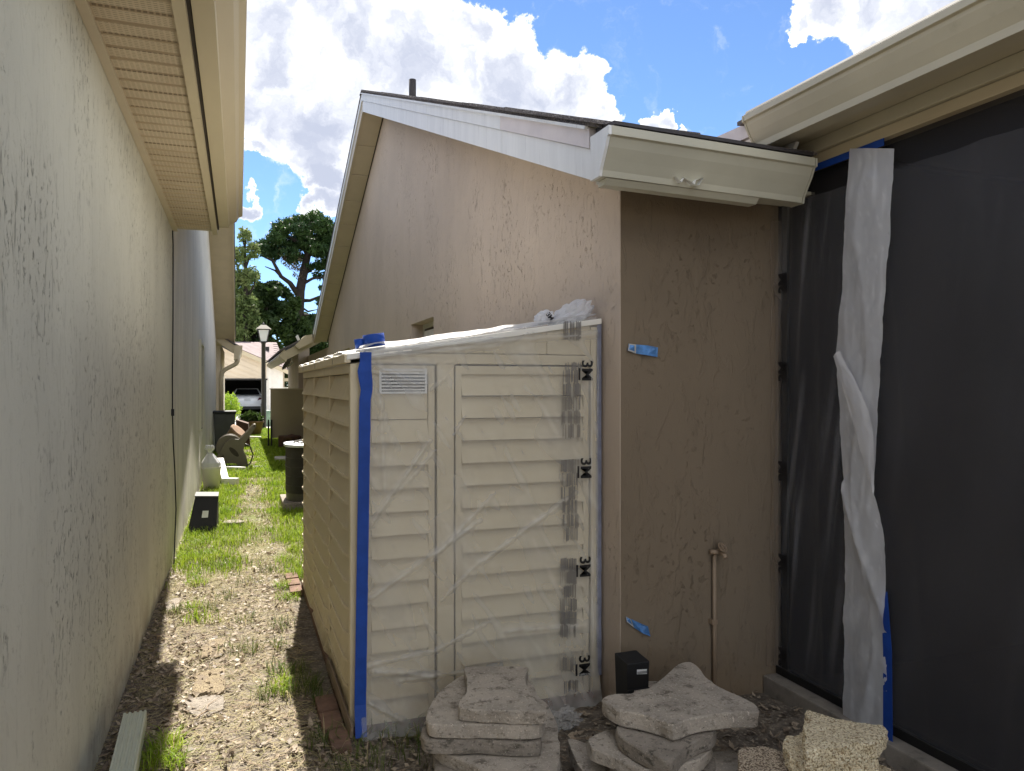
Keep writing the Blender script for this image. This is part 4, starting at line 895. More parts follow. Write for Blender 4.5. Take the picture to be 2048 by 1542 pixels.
slab_stone('paving_block', pxo(cx([(1345, 520), (1440, 512), (1540, 540), (1640, 580), (1660, 680), (1400, 690), (1350, 600)]), .235), .175, .058, 'pea_gravel_pink', 'pinkish gravel faced block left of the yellow ones', rough=.009, n=150, rings=12, group=GB, cat='paving block')
slab_stone('paving_block', pxo(cx([(1400, 560), (1900, 560), (1950, 720), (1400, 740)]), .172), .115, .055, 'pea_gravel_pink', 'lowest gravel faced block carrying the others', rough=.009, group=GB, cat='paving block')
slab_stone('paving_block', pxo(cx([(1420, 580), (1880, 570), (1930, 740), (1420, 760)]), .112), -.005, .115, 'concrete_dark', 'dark base slab on the soil beneath the gravel blocks', group=GB, cat='paving block')
# stepping stones set in the path
for pts, lab, mt in (([(402, 1296), (420, 1280), (450, 1273), (452, 1300), (440, 1312), (404, 1312)], 'farthest small gravel stepping stone in the alley path', 'pea_gravel_worn'),
                 ([(385, 1372), (392, 1345), (450, 1332), (452, 1352), (446, 1382), (400, 1386), (384, 1384)], 'middle yellow gravel stepping stone in the alley path', 'pea_gravel_worn'),
                 ([(372, 1402), (400, 1392), (446, 1390), (446, 1415), (410, 1432), (380, 1426)], 'nearest grey stepping stone in the alley path', 'concrete_dark'),
                 ([(330, 1205), (352, 1194), (362, 1200), (352, 1216), (330, 1220)], 'pale stepping stone beside the left wall foot', 'concrete_dark')):
    slab_stone('stepping_stone', pxo(pts, .005), -.030, .035, mt, lab, rough=.008, group='stepping stones of the alley path', cat='stepping stone')
# brick edging along the shed
be = thing('brick_edging', (.40, 4.8, 0), 'row of weathered red bricks edging the shed along the alley', 'edging')
y = 3.36
while y < 6.45:
    if 3.85 < y < 6.0: y += .205; continue
    e = random.uniform(-.012, .012); t0 = random.uniform(-.05, .05); zz = random.uniform(-.006, .006) - (.022 if 4.0 < y < 5.9 else 0)
    x0, x1 = .372 + e, .462 + e * .4
    MB().hexa([(x0, y, -.05), (x1, y + t0 * .1, -.05), (x1, y + .19, -.05), (x0, y + .19, -.05)], [(x0, y, .032 + zz), (x1, y + t0 * .1, .036 + zz), (x1, y + .19, .034 + zz), (x0, y + .19, .030 + zz)]).build('brick', 'clay_brick', be, bevel=.006)
    y += .205
one('wood_strip', MB().hexa([(.462, 3.42, .035), (.478, 3.42, .03), (.474, 4.35, .03), (.458, 4.35, .035)], [(.470, 3.42, .085), (.480, 3.42, .085), (.477, 4.35, .08), (.466, 4.35, .08)]), 'wood_grey', 'thin weathered wood strip leaning on the shed base', 'wood strip', bevel=.002)
# downspout offcut against the left wall
def offcut():
    pr = []; w, hh = .098, .074
    top = []
    for i in range(4):
        x = .012 + i * .0215
        top += [(x, hh), (x + .004, hh - .007), (x + .010, hh - .007), (x + .014, hh)]
    pr = [(0, .006), (.006, 0), (w - .006, 0), (w, .006), (w, hh - .006), (w - .006, hh)] + top[::-1] + [(.004, hh)]
    h = thing('downspout_offcut', (-.44, 3.0, 0), 'pale green ribbed downspout offcut lying against the left wall', 'downspout')
    a, b = Vector((-.495, 3.83, .045)), Vector((-.43, 2.0, .03)); ax = Vector((1, .04, 0)).normalized()
    MB().sweep(pr, a, b, ax).build('channel', 'offcut_green', h)
    inn = [(.008 + (u / w) * (w - .016), .006 + (v / hh) * (hh - .018)) for u, v in [(0, 0), (w, 0), (w, hh), (0, hh)]]
    MB().sweep(inn, a + Vector((0, .002, .0)), a + Vector((0, .0005, 0)), ax).build('open_end', 'dark_gap', h)
offcut()
# black adapter pot by the brown wall
def black_pot():
    p = at(1263, 1310, y=3.14); q = at(1263, 1440, y=3.14)
    h = thing('plant_pot', (p.x, 3.14, 0), 'square black plastic pot with white sticker by the brown wall', 'pot')
    zt = p.z; w = .058
    MB().hexa([(p.x - w * .86, 3.08, 0), (p.x + w * .86, 3.08, 0), (p.x + w * .86, 3.19, 0), (p.x - w * .86, 3.19, 0)], [(p.x - w, 3.075, zt - .01), (p.x + w, 3.075, zt - .01), (p.x + w, 3.20, zt), (p.x - w, 3.20, zt)]).build('body', 'black_plastic', h, bevel=.005)
    for i in range(5):
        MB().box((p.x - w * .95, 3.070, zt - .14 - i * .018), (p.x + w * .95, 3.078, zt - .13 - i * .018)).build('rib', 'black_plastic', h)
    MB().add([(p.x - .010, 3.0705, zt - .062), (p.x + .042, 3.0705, zt - .066), (p.x + .042, 3.0708, zt - .044), (p.x - .010, 3.0708, zt - .040)], [(0, 1, 2, 3)]).build('sticker', 'label_white', h)
    for i in range(9):
        x = p.x - .007 + i * .0055
        MB().add([(x, 3.0695, zt - .062), (x + .003, 3.0695, zt - .062), (x + .003, 3.0695, zt - .050), (x, 3.0695, zt - .050)], [(0, 1, 2, 3)]).build('bar_print', 'print_black', h)
black_pot()
# outdoor tap
def tap():
    p = at(1430, 1105, y=WY - .03)
    h = thing('garden_tap', (p.x, WY - .03, 0), 'painted outdoor tap on a thin pipe against the brown wall', 'tap')
    MB().tube([(p.x, WY - .025, -.05), (p.x, WY - .025, p.z)], .0105, 10).build('pipe', 'brass_painted', h)
    c = at(1428, 1243, y=WY - .03); MB().box((c.x - .017, WY - .04, c.z - .012), (c.x + .017, WY - .003, c.z + .012)).build('pipe_clamp', 'brass_painted', h, bevel=.003)
    MB().tube([(p.x - .03, WY - .028, p.z + .006), (p.x + .022, WY - .045, p.z + .006)], .013, 10).build('valve_body', 'brass_painted', h)
    MB().tube([(p.x + .015, WY - .04, p.z + .008), (p.x + .024, WY - .075, p.z - .002), (p.x + .026, WY - .085, p.z - .018)], [.012, .012, .014], 10).build('spout', 'brass_painted', h)
    ha = Vector((.25, -.75, .6)).normalized(); b = Vector((p.x + .008, WY - .04, p.z + .012))
    MB().tube([b, b + ha * .035], .007, 8).build('spindle', 'brass_painted', h)
    w = b + ha * .036
    hw = MB().lathe([(.022, 0), (.028, 0), (.028, .006), (.022, .006), (.022, 0)], w, 20, axis=ha); hw.lathe([(0.0001, 0), (.008, 0), (.008, .008), (.0001, .008)], w, 12, axis=ha)
    a = Vector((0, 0, 1)); u = (a - ha * a.dot(ha)).normalized(); v = ha.cross(u)
    for k in range(4):
        d = u * math.cos(k * math.pi / 2) + v * math.sin(k * math.pi / 2); hw.tube([w + ha * .003, w + ha * .003 + d * .024], .0035, 6)
    hw.build('hand_wheel', 'brass_painted', h)
tap()
p = at(1125, 1440, z=.03); crumple('film_scrap', (p.x, p.y, .035), (.10, .07, .04), (0, 0, .4), 8.0, 'film_clear', 'crumpled clear film scrap on the soil between the paver stacks', 'plastic film', amp=.5)

# ---------------------------------------------------------------- things along the alley
def pot_upside():
    h = thing('plant_pot', (-.34, 9.25, 0), 'big square black plastic pot tipped against the left wall on the grass', 'pot')
    b0 = [at(px, py, z=.0) for px, py in ((374, 1066), (432, 1062))]; t0 = [at(px, py, y=9.10) for px, py in ((390, 994), (436, 994))]
    lo = [b0[0], b0[1], b0[1] + Vector((.02, .30, 0)), b0[0] + Vector((.02, .30, 0))]; hi = [t0[0], t0[1], t0[1] + Vector((0, .26, .01)), t0[0] + Vector((0, .26, .01))]
    bd = MB().hexa(lo, hi).build('body', 'black_plastic', h, bevel=.012)
    MB().hexa([p + Vector((0, 0, .001)) + (p - sum(hi, Vector()) / 4) * .03 for p in hi], [p + Vector((0, 0, .018)) + (p - sum(hi, Vector()) / 4) * .03 for p in hi]).build('rim', 'grey_plastic', bd)
    f = lambda u, v: (lo[0].lerp(lo[1], u)).lerp(hi[0].lerp(hi[1], u), v) + Vector((0, -.006, 0))
    MB().add([f(.42, .42), f(.66, .42), f(.66, .62), f(.42, .62)], [(0, 1, 2, 3)]).build('sticker', 'label_white', h)
pot_upside()
slab_stone('flagstone', [(-.16, 9.25), (.02, 9.2), (.06, 9.3), (-.02, 9.42), (-.15, 9.4)], -.01, .05, 'concrete_dark', 'thin dark stone lying right of the upside down pot', group='alley stones', cat='stone')
def bucket():
    x, y = -.40, 12.6
    h = thing('bucket', (x, y, 0), 'dirty white bucket with a knotted white bag against the left wall', 'bucket')
    MB().lathe([(.0001, .0), (.115, .0), (.138, .33), (.146, .335), (.146, .355), (.135, .355)], (x, y, 0), 28).build('pail', 'white_plastic', h)
    m = MB(); 
    def fn(u, v):
        a = u * 2 * math.pi; pr = np.interp(v, [0, .25, .55, .68, .76, .85, 1], [.142, .135, .065, .028, .035, .07, .05]); pr *= 1 + .12 * math.sin(a * 7 + v * 3) * (.3 + v)
        return (x - .03 * v + pr * math.cos(a), y + pr * math.sin(a), .32 + .36 * v)
    m.grid(fn, 40, 24); m.build('bag', 'window_film', h)
bucket()
def box_path(m, pts, w, t):
    for a, b in zip(pts, pts[1:]):
        a = Vector(a); b = Vector(b); d = (b - a).normalized(); s = Vector((-d.y, d.x, 0)) if abs(d.z) < .9 else Vector((1, 0, 0)); s.normalize(); u = d.cross(s)
        m.hexa([a - s * w - u * t, a + s * w - u * t, a + s * w + u * t, a - s * w + u * t], [b - s * w - u * t, b + s * w - u * t, b + s * w + u * t, b - s * w + u * t])
    return m
one('downspout_elbow', box_path(MB(), [(-.30, 13.5, .36), (-.21, 13.0, .07), (-.02, 12.9, .07)], .055, .05), 'white_plastic', 'white downspout elbow lying right of the white bucket', 'downspout', bevel=.006)
one('gutter_offcut', MB().hexa([(-.36, 15.2, 0), (.12, 15.0, 0), (.12, 15.12, 0), (-.36, 15.32, 0)], [(-.36, 15.19, .09), (.12, 14.99, .08), (.12, 15.13, .08), (-.36, 15.33, .09)]), 'white_plastic', 'white gutter offcut lying in front of the hose reel', 'gutter offcut', bevel=.01)
one('gutter_offcut', MB().hexa([(.20, 24.0, 0), (.62, 23.6, 0), (.62, 23.75, 0), (.20, 24.15, 0)], [(.20, 24.0, .09), (.62, 23.6, .09), (.62, 23.75, .09), (.20, 24.15, .09)]), 'white_plastic', 'white gutter offcut on the grass in front of the potted plant', 'gutter offcut', bevel=.01)
def hose_reel():
    x, y = -.16, 15.8
    h = thing('hose_reel', (x, y, 0), 'taupe plastic hose reel cart with angled handle by the left wall', 'hose reel')
    def plate(yy):
        m = MB(); out = [(-.34, 0), (-.22, 0), (-.14, .10), (.10, .10), (.20, 0), (.34, 0), (.30, .18), (.24, .34), (.28, .50), (.48, .80), (.42, .84), (.30, .70), (.16, .56), (.02, .58), (-.10, .50), (-.18, .34), (-.27, .16)]
        m.prism([(x + u, w) for u, w in out], 'y', yy, yy + .04); return m
    for yy in (y - .22, y + .18):
        pl = plate(yy).build('side_plate', 'reel_taupe', h, bevel=.008)
        for cx_, cz, rx, rz_, an in ((.07, .32, .045, .12, -.75), (-.17, .18, .030, .10, .55)):
            m = MB(); pts = []
            for k in range(16):
                a = 2 * math.pi * k / 16; u, w = rx * math.cos(a), rz_ * math.sin(a); pts.append((x + cx_ + u * math.cos(an) + w * math.sin(an), cz - u * math.sin(an) + w * math.cos(an)))
            m.prism(pts, 'y', yy - .006, yy - .001); m.build('cutout', 'dark_gap', pl)
    MB().lathe([(.24, 0), (.25, .01), (.25, .03), (.13, .04), (.13, .32), (.25, .33), (.25, .35), (.24, .36)], (x - .01, y - .175, .40), 32, axis=(0, 1, 0)).build('drum', 'reel_taupe', h)
    pts = [(x - .01 + .16 * math.cos(t), y - .12 + .24 * t / 37.7, .40 + .16 * math.sin(t)) for t in np.linspace(0, 37.7, 160)]
    MB().tube(pts, .018, 6).build('wound_hose', 'hose_dark', h)
    pts = [(x + .20, y - .1, .50), (x + .36, y - .15, .42), (x + .42, y - .15, .25), (x + .36, y - .2, .08), (x + .25, y - .3, .03), (x + .45, y - .28, .03), (x + .70, y - .25, .02), (x + .8, y - .2, .02)]
    MB().tube(pts, .014, 6).build('loose_hose', 'hose_dark', h)
    MB().tube([(x + .45, y - .22, .82), (x + .45, y + .22, .82)], .025, 8).build('handle', 'reel_taupe', h)
hose_reel()
def bin_box():
    x, y = -.32, 19.3
    h = thing('wheelie_bin', (x, y, 0), 'dark grey wheeled bin with black lid against the left wall', 'bin')
    MB().hexa([(x - .20, y - .25, .04), (x + .20, y - .25, .04), (x + .20, y + .25, .04), (x - .20, y + .25, .04)], [(x - .24, y - .28, .94), (x + .24, y - .28, .94), (x + .24, y + .28, .94), (x - .24, y + .28, .94)]).build('body', 'grey_plastic', h, bevel=.02)
    MB().box((x - .26, y - .31, .942), (x + .26, y + .31, 1.0)).build('lid', 'black_plastic', h, bevel=.015)
    for sx_ in (-.19, .19): MB().lathe([(.0001, 0), (.09, 0), (.09, .04), (.0001, .04)], (x + sx_ - .02, y + .24, .09), 16, axis=(1, 0, 0)).build('wheel', 'black_plastic', h)
bin_box()
m = MB(); m.hexa([(-.05, 20.8, 0), (.28, 20.7, 0), (.28, 21.3, 0), (-.05, 21.3, 0)], [(-.08, 20.8, .72), (.22, 20.7, .62), (.25, 21.3, .62), (-.05, 21.3, .72)])
one('crate', m, 'rust_brown', 'dark brown crate behind the grey wheeled bin', 'crate', bevel=.01)
m = MB().lathe([(.0001, 0), (.12, .0), (.17, .30), (.19, .31), (.19, .36), (.16, .36)], (-.22, 17.3, .38), 20, axis=(.6, -.3, .7))
one('clay_pot', m, 'terracotta', 'tipped brown clay pot between the hose reel and the bin', 'pot')
def flower_pot():
    x, y = .47, 25.8
    h = thing('potted_plant', (x, y, 0), 'potted plant in a brown tub near the far end of the lawn', 'potted plant')
    MB().lathe([(.0001, 0), (.19, 0), (.27, .40), (.29, .40), (.29, .46), (.25, .46)], (x, y, 0), 24).build('tub', 'terracotta', h)
    V = []; F = []
    for i in range(420):
        d = rng.normal(size=3); d /= np.linalg.norm(d); c = np.array([x - .1, y, .55]) + d * rng.uniform(.05, 1) * np.array([.36, .3, .22]); u = rng.normal(size=3) * .05; w = rng.normal(size=3) * .05
        b = len(V); V += [c - u, c + w, c + u, c - w]; F.append((b, b + 1, b + 2, b + 3))
    V = np.array(V) - np.array([x, y, 0]); raw('leaves', V, np.array(F), 'leaf_oak', h)
flower_pot()
def air_con():
    cx_, cy_, R0 = .97, 10.5, .40
    h = thing('air_conditioner', (cx_, cy_, 0), 'dark grey outdoor air conditioner unit behind the shed', 'air conditioner')
    def ring(r, z, n=40, e=.62):
        o = []
        for k in range(n):
            a = 2 * math.pi * (k + .5) / n; c, s_ = math.cos(a), math.sin(a)
            o.append((cx_ + r * math.copysign(abs(c) ** e, c), cy_ + r * math.copysign(abs(s_) ** e, s_), z))
        return o
    MB().box((cx_ - R0 - .04, cy_ - R0 - .04, -.02), (cx_ + R0 + .04, cy_ + R0 + .04, .10)).build('plinth', 'concrete_dark', h, bevel=.01)
    MB().hexa(ring(R0 - .02, .10), ring(R0 - .02, .20)).build('base_pan', 'ac_grey', h)
    MB().hexa(ring(R0 - .03, .20), ring(R0 - .03, .80)).build('coil', 'dark_gap', h)
    g = MB()
    for q in ring(R0 - .018, 0, 132): g.tube([(q[0], q[1], .20), (q[0], q[1], .80)], .0045, 4, cap=False)
    for z in (.30, .42, .54, .66, .78): g.tube([(q[0], q[1], z) for q in ring(R0 - .012, z)] + [ring(R0 - .012, z)[0]], .004, 4, cap=False)
    g.build('guard_louvres', 'ac_grey', h)
    MB().hexa(ring(R0 + .012, .80), ring(R0 + .012, .835)).build('top_cover', 'ac_top', h, bevel=.008)
    g = MB(); c = Vector((cx_, cy_, .84))
    for r in (.10, .16, .22, .28): g.tube([c + Vector((r * math.cos(a), r * math.sin(a), .07 - .2 * r)) for a in np.linspace(0, 2 * math.pi, 28)], .006, 5)
    for k in range(8): a = k * math.pi / 4; g.tube([c + Vector((0, 0, .07)), c + Vector((.3 * math.cos(a), .3 * math.sin(a), .0))], .006, 5)
    g.build('fan_grille', 'ac_grey', h)
air_con()
def screen_panel():
    y = 20.6; a = at(541, 778, y=y); b = at(541, 875, y=y)
    h = thing('privacy_panel', (a.x + .6, y, 0), 'plain brown privacy panel on black posts beyond the air conditioner', 'panel')
    MB().box((a.x, y, b.z), (a.x + .92, y + .05, a.z)).build('board', 'panel_tan', h, bevel=.006)
    MB().box((a.x - .02, y - .01, a.z), (a.x + .93, y + .06, a.z + .03)).build('cap', 'fascia_tan', h)
    for px in (537, 543): q = at(px, 840, y=y - .05); MB().box((q.x - .02, y - .08, -.02), (q.x + .02, y - .03, .72)).build('post', 'iron_black', h)
    q = at(560, 870, y=y + .1); MB().box((q.x, y + .1, -.02), (q.x + .05, y + .15, b.z)).build('post', 'iron_black', h); MB().box((a.x + .80, y + .1, -.02), (a.x + .85, y + .15, b.z)).build('post', 'iron_black', h)
screen_panel()
m = MB().box((.95, 20.0, -.01), (1.5, 20.4, .32)).lathe([(.0001, 0), (.16, 0), (.19, .1), (.0001, .16)], (1.25, 19.9, .22), 16)
one('wood_pile', m, 'rust_brown', 'dark heap of scrap under the brown privacy panel', 'scrap', bevel=.03)
slab_stone('flagstone', [(.72, 16.7), (.98, 16.6), (1.0, 17.1), (.74, 17.2)], 0, .07, 'concrete_pale', 'pale concrete slab on the grass before the privacy panel', group='alley stones', cat='stone')
def lamp():
    b = at(527, 856, z=0); x, y = b.x, b.y
    h = thing('street_lamp', (x, y, 0), 'dark lamp post with lantern head standing at the end of the lawn', 'street lamp')
    MB().lathe([(.10, 0), (.10, .9), (.085, .95), (.08, 1.0), (.075, 3.15), (.09, 3.17), (.09, 3.22)], (x, y, 0), 14).build('post', 'lamp_dark', h)
    S = lambda r, z: [(x - r, y - r, z), (x + r, y - r, z), (x + r, y + r, z), (x - r, y + r, z)]
    MB().hexa(S(.11, 3.24), S(.20, 3.66)).build('glass', 'lamp_glass', h)
    fr = MB().hexa(S(.14, 3.20), S(.14, 3.24))
    for sx_ in (-1, 1):
        for sy_ in (-1, 1): fr.tube([(x + sx_ * .115, y + sy_ * .115, 3.24), (x + sx_ * .205, y + sy_ * .205, 3.67)], .016, 5)
    fr.hexa(S(.225, 3.661), S(.225, 3.69)); fr.build('frame', 'lamp_dark', h)
    MB().hexa(S(.27, 3.691), S(.09, 3.85)).build('roof', 'reel_taupe', h)
    MB().lathe([(.05, 3.851), (.05, 3.90), (.03, 3.92), (.0001, 3.95)], (x, y, 0), 10).build('finial', 'lamp_dark', h)
lamp()
b = at(530, 853, z=0)
one('utility_box', MB().lathe([(.0001, 0), (.20, 0), (.20, .55), (.17, .62), (.0001, .64)], (b.x + .12, b.y + .5, 0), 18), 'utility_green', 'green utility pedestal behind the lamp post', 'utility box')
# white fence rail and satellite dish beyond the right house
d = at(574, 726, y=23.5)
ds = thing('satellite_dish', tuple(d), 'small grey satellite dish under the far right eave', 'satellite dish')
MB().lathe([(.0001, .06), (.10, .05), (.19, .015), (.23, -.01), (.19, .0), (.10, .035), (.0001, .045)], d, 20, axis=(.75, .2, -.5)).build('reflector', 'dish_grey', ds)
MB().tube([d + Vector((.0, 0, -.12)), d + Vector((.28, .0, .12))], .018, 6).build('feed_arm', 'dish_grey', ds)
MB().box(tuple(d + Vector((.24, -.04, .10))), tuple(d + Vector((.34, .04, .20)))).build('receiver', 'dish_grey', ds)
fe = thing('rail_fence', (2.2, 30.5, 0), 'low white fence seen between the privacy panel and the far garage', 'fence')
a0 = at(565, 775, y=30.5); MB().box((a0.x, 30.5, 1.1), (a0.x + 1.6, 30.55, a0.z + .03)).build('rail', 'house_white', fe)
for k in range(3): MB().box((a0.x + k * .7, 30.51, -.02), (a0.x + .08 + k * .7, 30.56, 1.099)).build('post', 'house_white', fe)

# ---------------------------------------------------------------- garage across the drive, with the parked car
def garage():
    Y = 44.4; h = thing('garage', (1, Y, 0), 'cream garage with open door across the driveway', 'garage')
    A = lambda px, py, yy=Y: at(px, py, y=yy)
    xl = A(425, 700).x; od0, od1 = A(445, 800).x, A(533, 800).x; xr = A(543, 800).x; xr2 = A(566, 800).x
    zt = A(485, 757).z
    def rake(x): a, b = A(478, 700), A(580, 744); return a.z + (b.z - a.z) * (x - a.x) / (b.x - a.x)
    MB().prism([(xl, -.1), (od0, -.1), (od0, rake(od0) - .05), (xl, rake(xl) - .05)], 'y', Y, Y + .2).build('wall', 'house_cream', h)
    MB().prism([(od1, -.1), (xr2, -.1), (xr2, rake(xr2) - .05), (od1, rake(od1) - .05)], 'y', Y, Y + .2).build('wall', 'house_white', h)
    MB().prism([(od0, zt), (od1, zt), (od1, rake(od1) - .05), (od0, rake(od0) - .05)], 'y', Y, Y + .2).build('wall', 'house_cream', h)
    MB().box((A(537, 800).x, Y - .06, 0), (A(543, 800).x, Y - .002, rake(xr) - .1)).build('pilaster', 'house_white', h)
    # diagonal siding boards over the door
    sl = (A(580, 744).z - A(478, 700).z) / (A(580, 744).x - A(478, 700).x)
    for k in range(6):
        off = -.12 - k * .32; x0_, x1_ = od0 + .02, od1 - .02
        pl = []
        z0 = lambda x: rake(x) + off
        xs = np.linspace(x0_, x1_, 12); lo = [(x, max(zt + .03, z0(x) - .30)) for x in xs]; hi = [(x, max(zt + .03, z0(x))) for x in xs]
        keep = [i for i in range(12) if hi[i][1] > lo[i][1] + .01]
        if len(keep) > 1:
            i0, i1 = keep[0], keep[-1]
            MB().prism([lo[i0], lo[i1], hi[i1], hi[i0]], 'y', Y - .03, Y - .004).build('siding_board', 'house_cream', h)
    MB().box((od0 - .05, Y - .05, zt - .06), (od1 + .05, Y - .031, zt + .03)).build('door_head', 'lamp_dark', h)
    a, b = A(440, 684), A(582, 745)
    MB().hexa([(a.x, Y - .35, a.z - .16), (b.x, Y - .35, b.z - .16), (b.x, Y - .3, b.z - .16), (a.x, Y - .3, a.z - .16)], [(a.x, Y - .35, a.z + .08), (b.x, Y - .35, b.z + .08), (b.x, Y - .3, b.z + .08), (a.x, Y - .3, a.z + .08)]).build('rake_board', 'fascia_tan', h)
    r1, r2, r3, r4 = A(430, 686, 50), A(553, 687, 50), A(575, 741, 44.2), A(430, 690, 44.2)
    rf = MB().hexa([(r1.x, 50, r1.z), (r2.x, 50, r2.z), (r3.x, 44.2, r3.z), (a.x, 44.2, a.z)], [(r1.x, 50, r1.z + .06), (r2.x, 50, r2.z + .06), (r3.x, 44.2, r3.z + .06), (a.x, 44.2, a.z + .06)]).build('roof', 'shingle_pink', h)
    n_ = 11
    for k in range(n_):      # courses of shingles
        t0, t1 = k / n_, (k + 1) / n_
        def pt(s, t, dz): q0 = Vector((a.x, 44.2, a.z)).lerp(Vector((r3.x, 44.2, r3.z)), s); q1 = Vector((r1.x, 50, r1.z)).lerp(Vector((r2.x, 50, r2.z)), s); q = q0.lerp(q1, t); return (q.x, q.y, q.z + .06 + dz)
        MB().hexa([pt(0, t0, .002), pt(1, t0, .002), pt(1, t1 + .02, .002), pt(0, t1 + .02, .002)], [pt(0, t0, .06), pt(1, t0, .06), pt(1, t1 + .02, .012), pt(0, t1 + .02, .012)]).build('shingle_course', 'shingle_pink', rf)
    c = A(494, 697, 47.2); MB().grid(lambda u, v: (c.x - .38 + .76 * u, 47.0 + .6 * v, c.z - .06 + .28 * math.sin(math.pi * u) * math.sin(math.pi * (.2 + .8 * v))), 10, 8).build('skylight', 'ac_top', rf)
    c = A(532, 696, 47.2); MB().box((c.x - .22, 47.0, c.z - .12), (c.x + .18, 47.4, c.z + .10)).build('roof_vent', 'lamp_dark', rf)
    MB().box((od0 - .6, 51, -.1), (od1 + .5, 51.1, zt + .4)).box((od0 - .7, Y + .2, -.1), (od0 - .6, 51, zt + .4)).box((od1 + .5, Y + .2, -.1), (od1 + .6, 51, zt + .4)).box((od0 - .7, Y + .201, zt + .401), (od1 + .6, 51, zt + .5)).build('interior', 'garage_inside', h)
    MB().prism([(xr2, -.1), (A(574, 800).x, -.1), (A(574, 800).x, A(574, 745).z), (xr2, rake(xr2))], 'y', 47, 47.2).build('wall', 'house_cream', h)
    q0, q1 = A(566, 757), A(580, 755); MB().box((q0.x, Y + .6, q0.z - .12), (q1.x, Y + 2, q0.z + .05)).build('lower_eave', 'fascia_tan', h)
garage()
def car():
    c = at(493, 827, z=0); x, y = c.x + .05, 45.6
    h = thing('parked_car', (x, y, 0), 'white sedan parked nose-in inside the open garage', 'car')
    secs = [(0.0, .86, .32, .86, .50), (.06, .90, .28, .95, .60), (.25, .91, .24, 1.02, .78), (.55, .91, .22, 1.05, .82), (1.4, .91, .22, 1.04, .9), (3.2, .91, .22, 1.0, .9), (4.2, .86, .25, .85, .8), (4.5, .75, .35, .65, .6)]
    m = MB(); vs = []; n = 12
    for d, w, zb, zt, wt in secs:
        prof = [(-w * .92, zb), (-w, zb + .10), (-w, (zb + zt) / 2), (-w * .97, zt - .16), (-w * wt - .02, zt - .03), (-w * wt * .6, zt), (w * wt * .6, zt), (w * wt + .02, zt - .03), (w * .97, zt - .16), (w, (zb + zt) / 2), (w, zb + .10), (w * .92, zb)]
        vs += [(x + u, y + d, z) for u, z in prof]
    fs = [(i * n + k, i * n + (k + 1) % n, (i + 1) * n + (k + 1) % n, (i + 1) * n + k) for i in range(len(secs) - 1) for k in range(n)] + [tuple(range(n))[::-1], tuple(range((len(secs) - 1) * n, len(secs) * n))]
    m.add(vs, fs, 0, True); m.build('body', 'car_white', h)
    cab = MB(); L = lambda d, w, z: [(x - w, y + d, z), (x + w, y + d, z)]
    cab.add(L(.50, .80, 1.02) + L(1.15, .60, 1.42) + L(2.4, .60, 1.44) + L(3.3, .80, 1.0), [(0, 1, 3, 2), (2, 3, 5, 4), (4, 5, 7, 6), (0, 2, 4, 6), (1, 7, 5, 3)]).build('cabin', 'car_white', h)
    MB().add([(x - .70, y + .535, 1.065), (x + .70, y + .535, 1.065), (x + .54, y + 1.07, 1.392), (x - .54, y + 1.07, 1.392)], [(0, 1, 2, 3)]).build('rear_window', 'car_glass', h)
    for s_ in (-1, 1):
        MB().hexa([(x + s_ * .54, y - .02, .76), (x + s_ * .88, y + .10, .74), (x + s_ * .86, y + .12, .90), (x + s_ * .62, y - .0, .90)], [(x + s_ * .54, y + .06, .76), (x + s_ * .90, y + .25, .74), (x + s_ * .90, y + .25, .90), (x + s_ * .62, y + .06, .90)]).build('tail_light', 'car_lamp', h)
        w = MB().lathe([(.0001, 0), (.32, 0), (.32, .2), (.0001, .2)], (x + s_ * .80 - .1, y + .95, .32), 20, axis=(1, 0, 0)).build('tyre', 'car_black', h)
    MB().box((x - .84, y - .015, .24), (x + .84, y + .05, .42)).build('lower_bumper', 'car_black', h, bevel=.02)
    MB().box((x - .17, y - .035, .72), (x + .17, y - .015, .86)).build('licence_plate', 'plate_white', h)
    MB().box((x - .30, y - .02, .885), (x + .30, y - .0, .905)).build('trunk_trim', 'ac_top', h)
car()
# ---------------------------------------------------------------- trees and shrubs
def leaf_cloud(blobs, n, size, seed, flat=.6, shell=.55, tuft=1):
    r = np.random.default_rng(seed); vol = np.array([b[3] * b[4] * b[5] for b in blobs]) ** .8; vol /= vol.sum(); V = []; F = []
    ids = r.choice(len(blobs), n, p=vol)
    for i in ids:
        bx, by, bz, rx, ry, rz_ = blobs[i]; d = r.normal(size=3); d /= np.linalg.norm(d); rad = r.uniform(shell ** 3, 1) ** (1 / 3) * r.uniform(.85, 1.12)
        c = np.array([bx, by, bz]) + d * rad * np.array([rx, ry, rz_])
        for k in range(tuft):
            u = r.normal(size=3); u /= np.linalg.norm(u); w = r.normal(size=3); w -= u * w.dot(u); w /= np.linalg.norm(w)
            s = size * r.uniform(.6, 1.3); o = c + r.normal(size=3) * size * .4 * (tuft > 1)
            b = len(V); V += [o - u * s, o + w * s * flat, o + u * s, o - w * s * flat]; F.append((b, b + 1, b + 2, b + 3))
    return np.array(V), np.array(F)
def tree(name, base, trunk, limbs, blobs, n, size, leaf, label, cat='tree', flat=.6, shell=.5, tuft=1, extra=None):
    h = thing(name, base, label, cat); B = np.array(base)
    t = MB().tube(trunk[0], trunk[1], 9).build('trunk', 'bark', h)
    for pts, r in limbs: MB().tube(pts, r, 6).build('limb', 'bark', t)
    V, F = leaf_cloud(blobs, n, size, int(abs(base[0] * 13 + base[1] * 7)), flat, shell, tuft); raw('crown', V - B, F, leaf, h)
    if extra: V, F = leaf_cloud(extra[0], extra[1], extra[2], 5, .3, .2); raw('dry_foliage', V - B, F, extra[3], h)
    return h
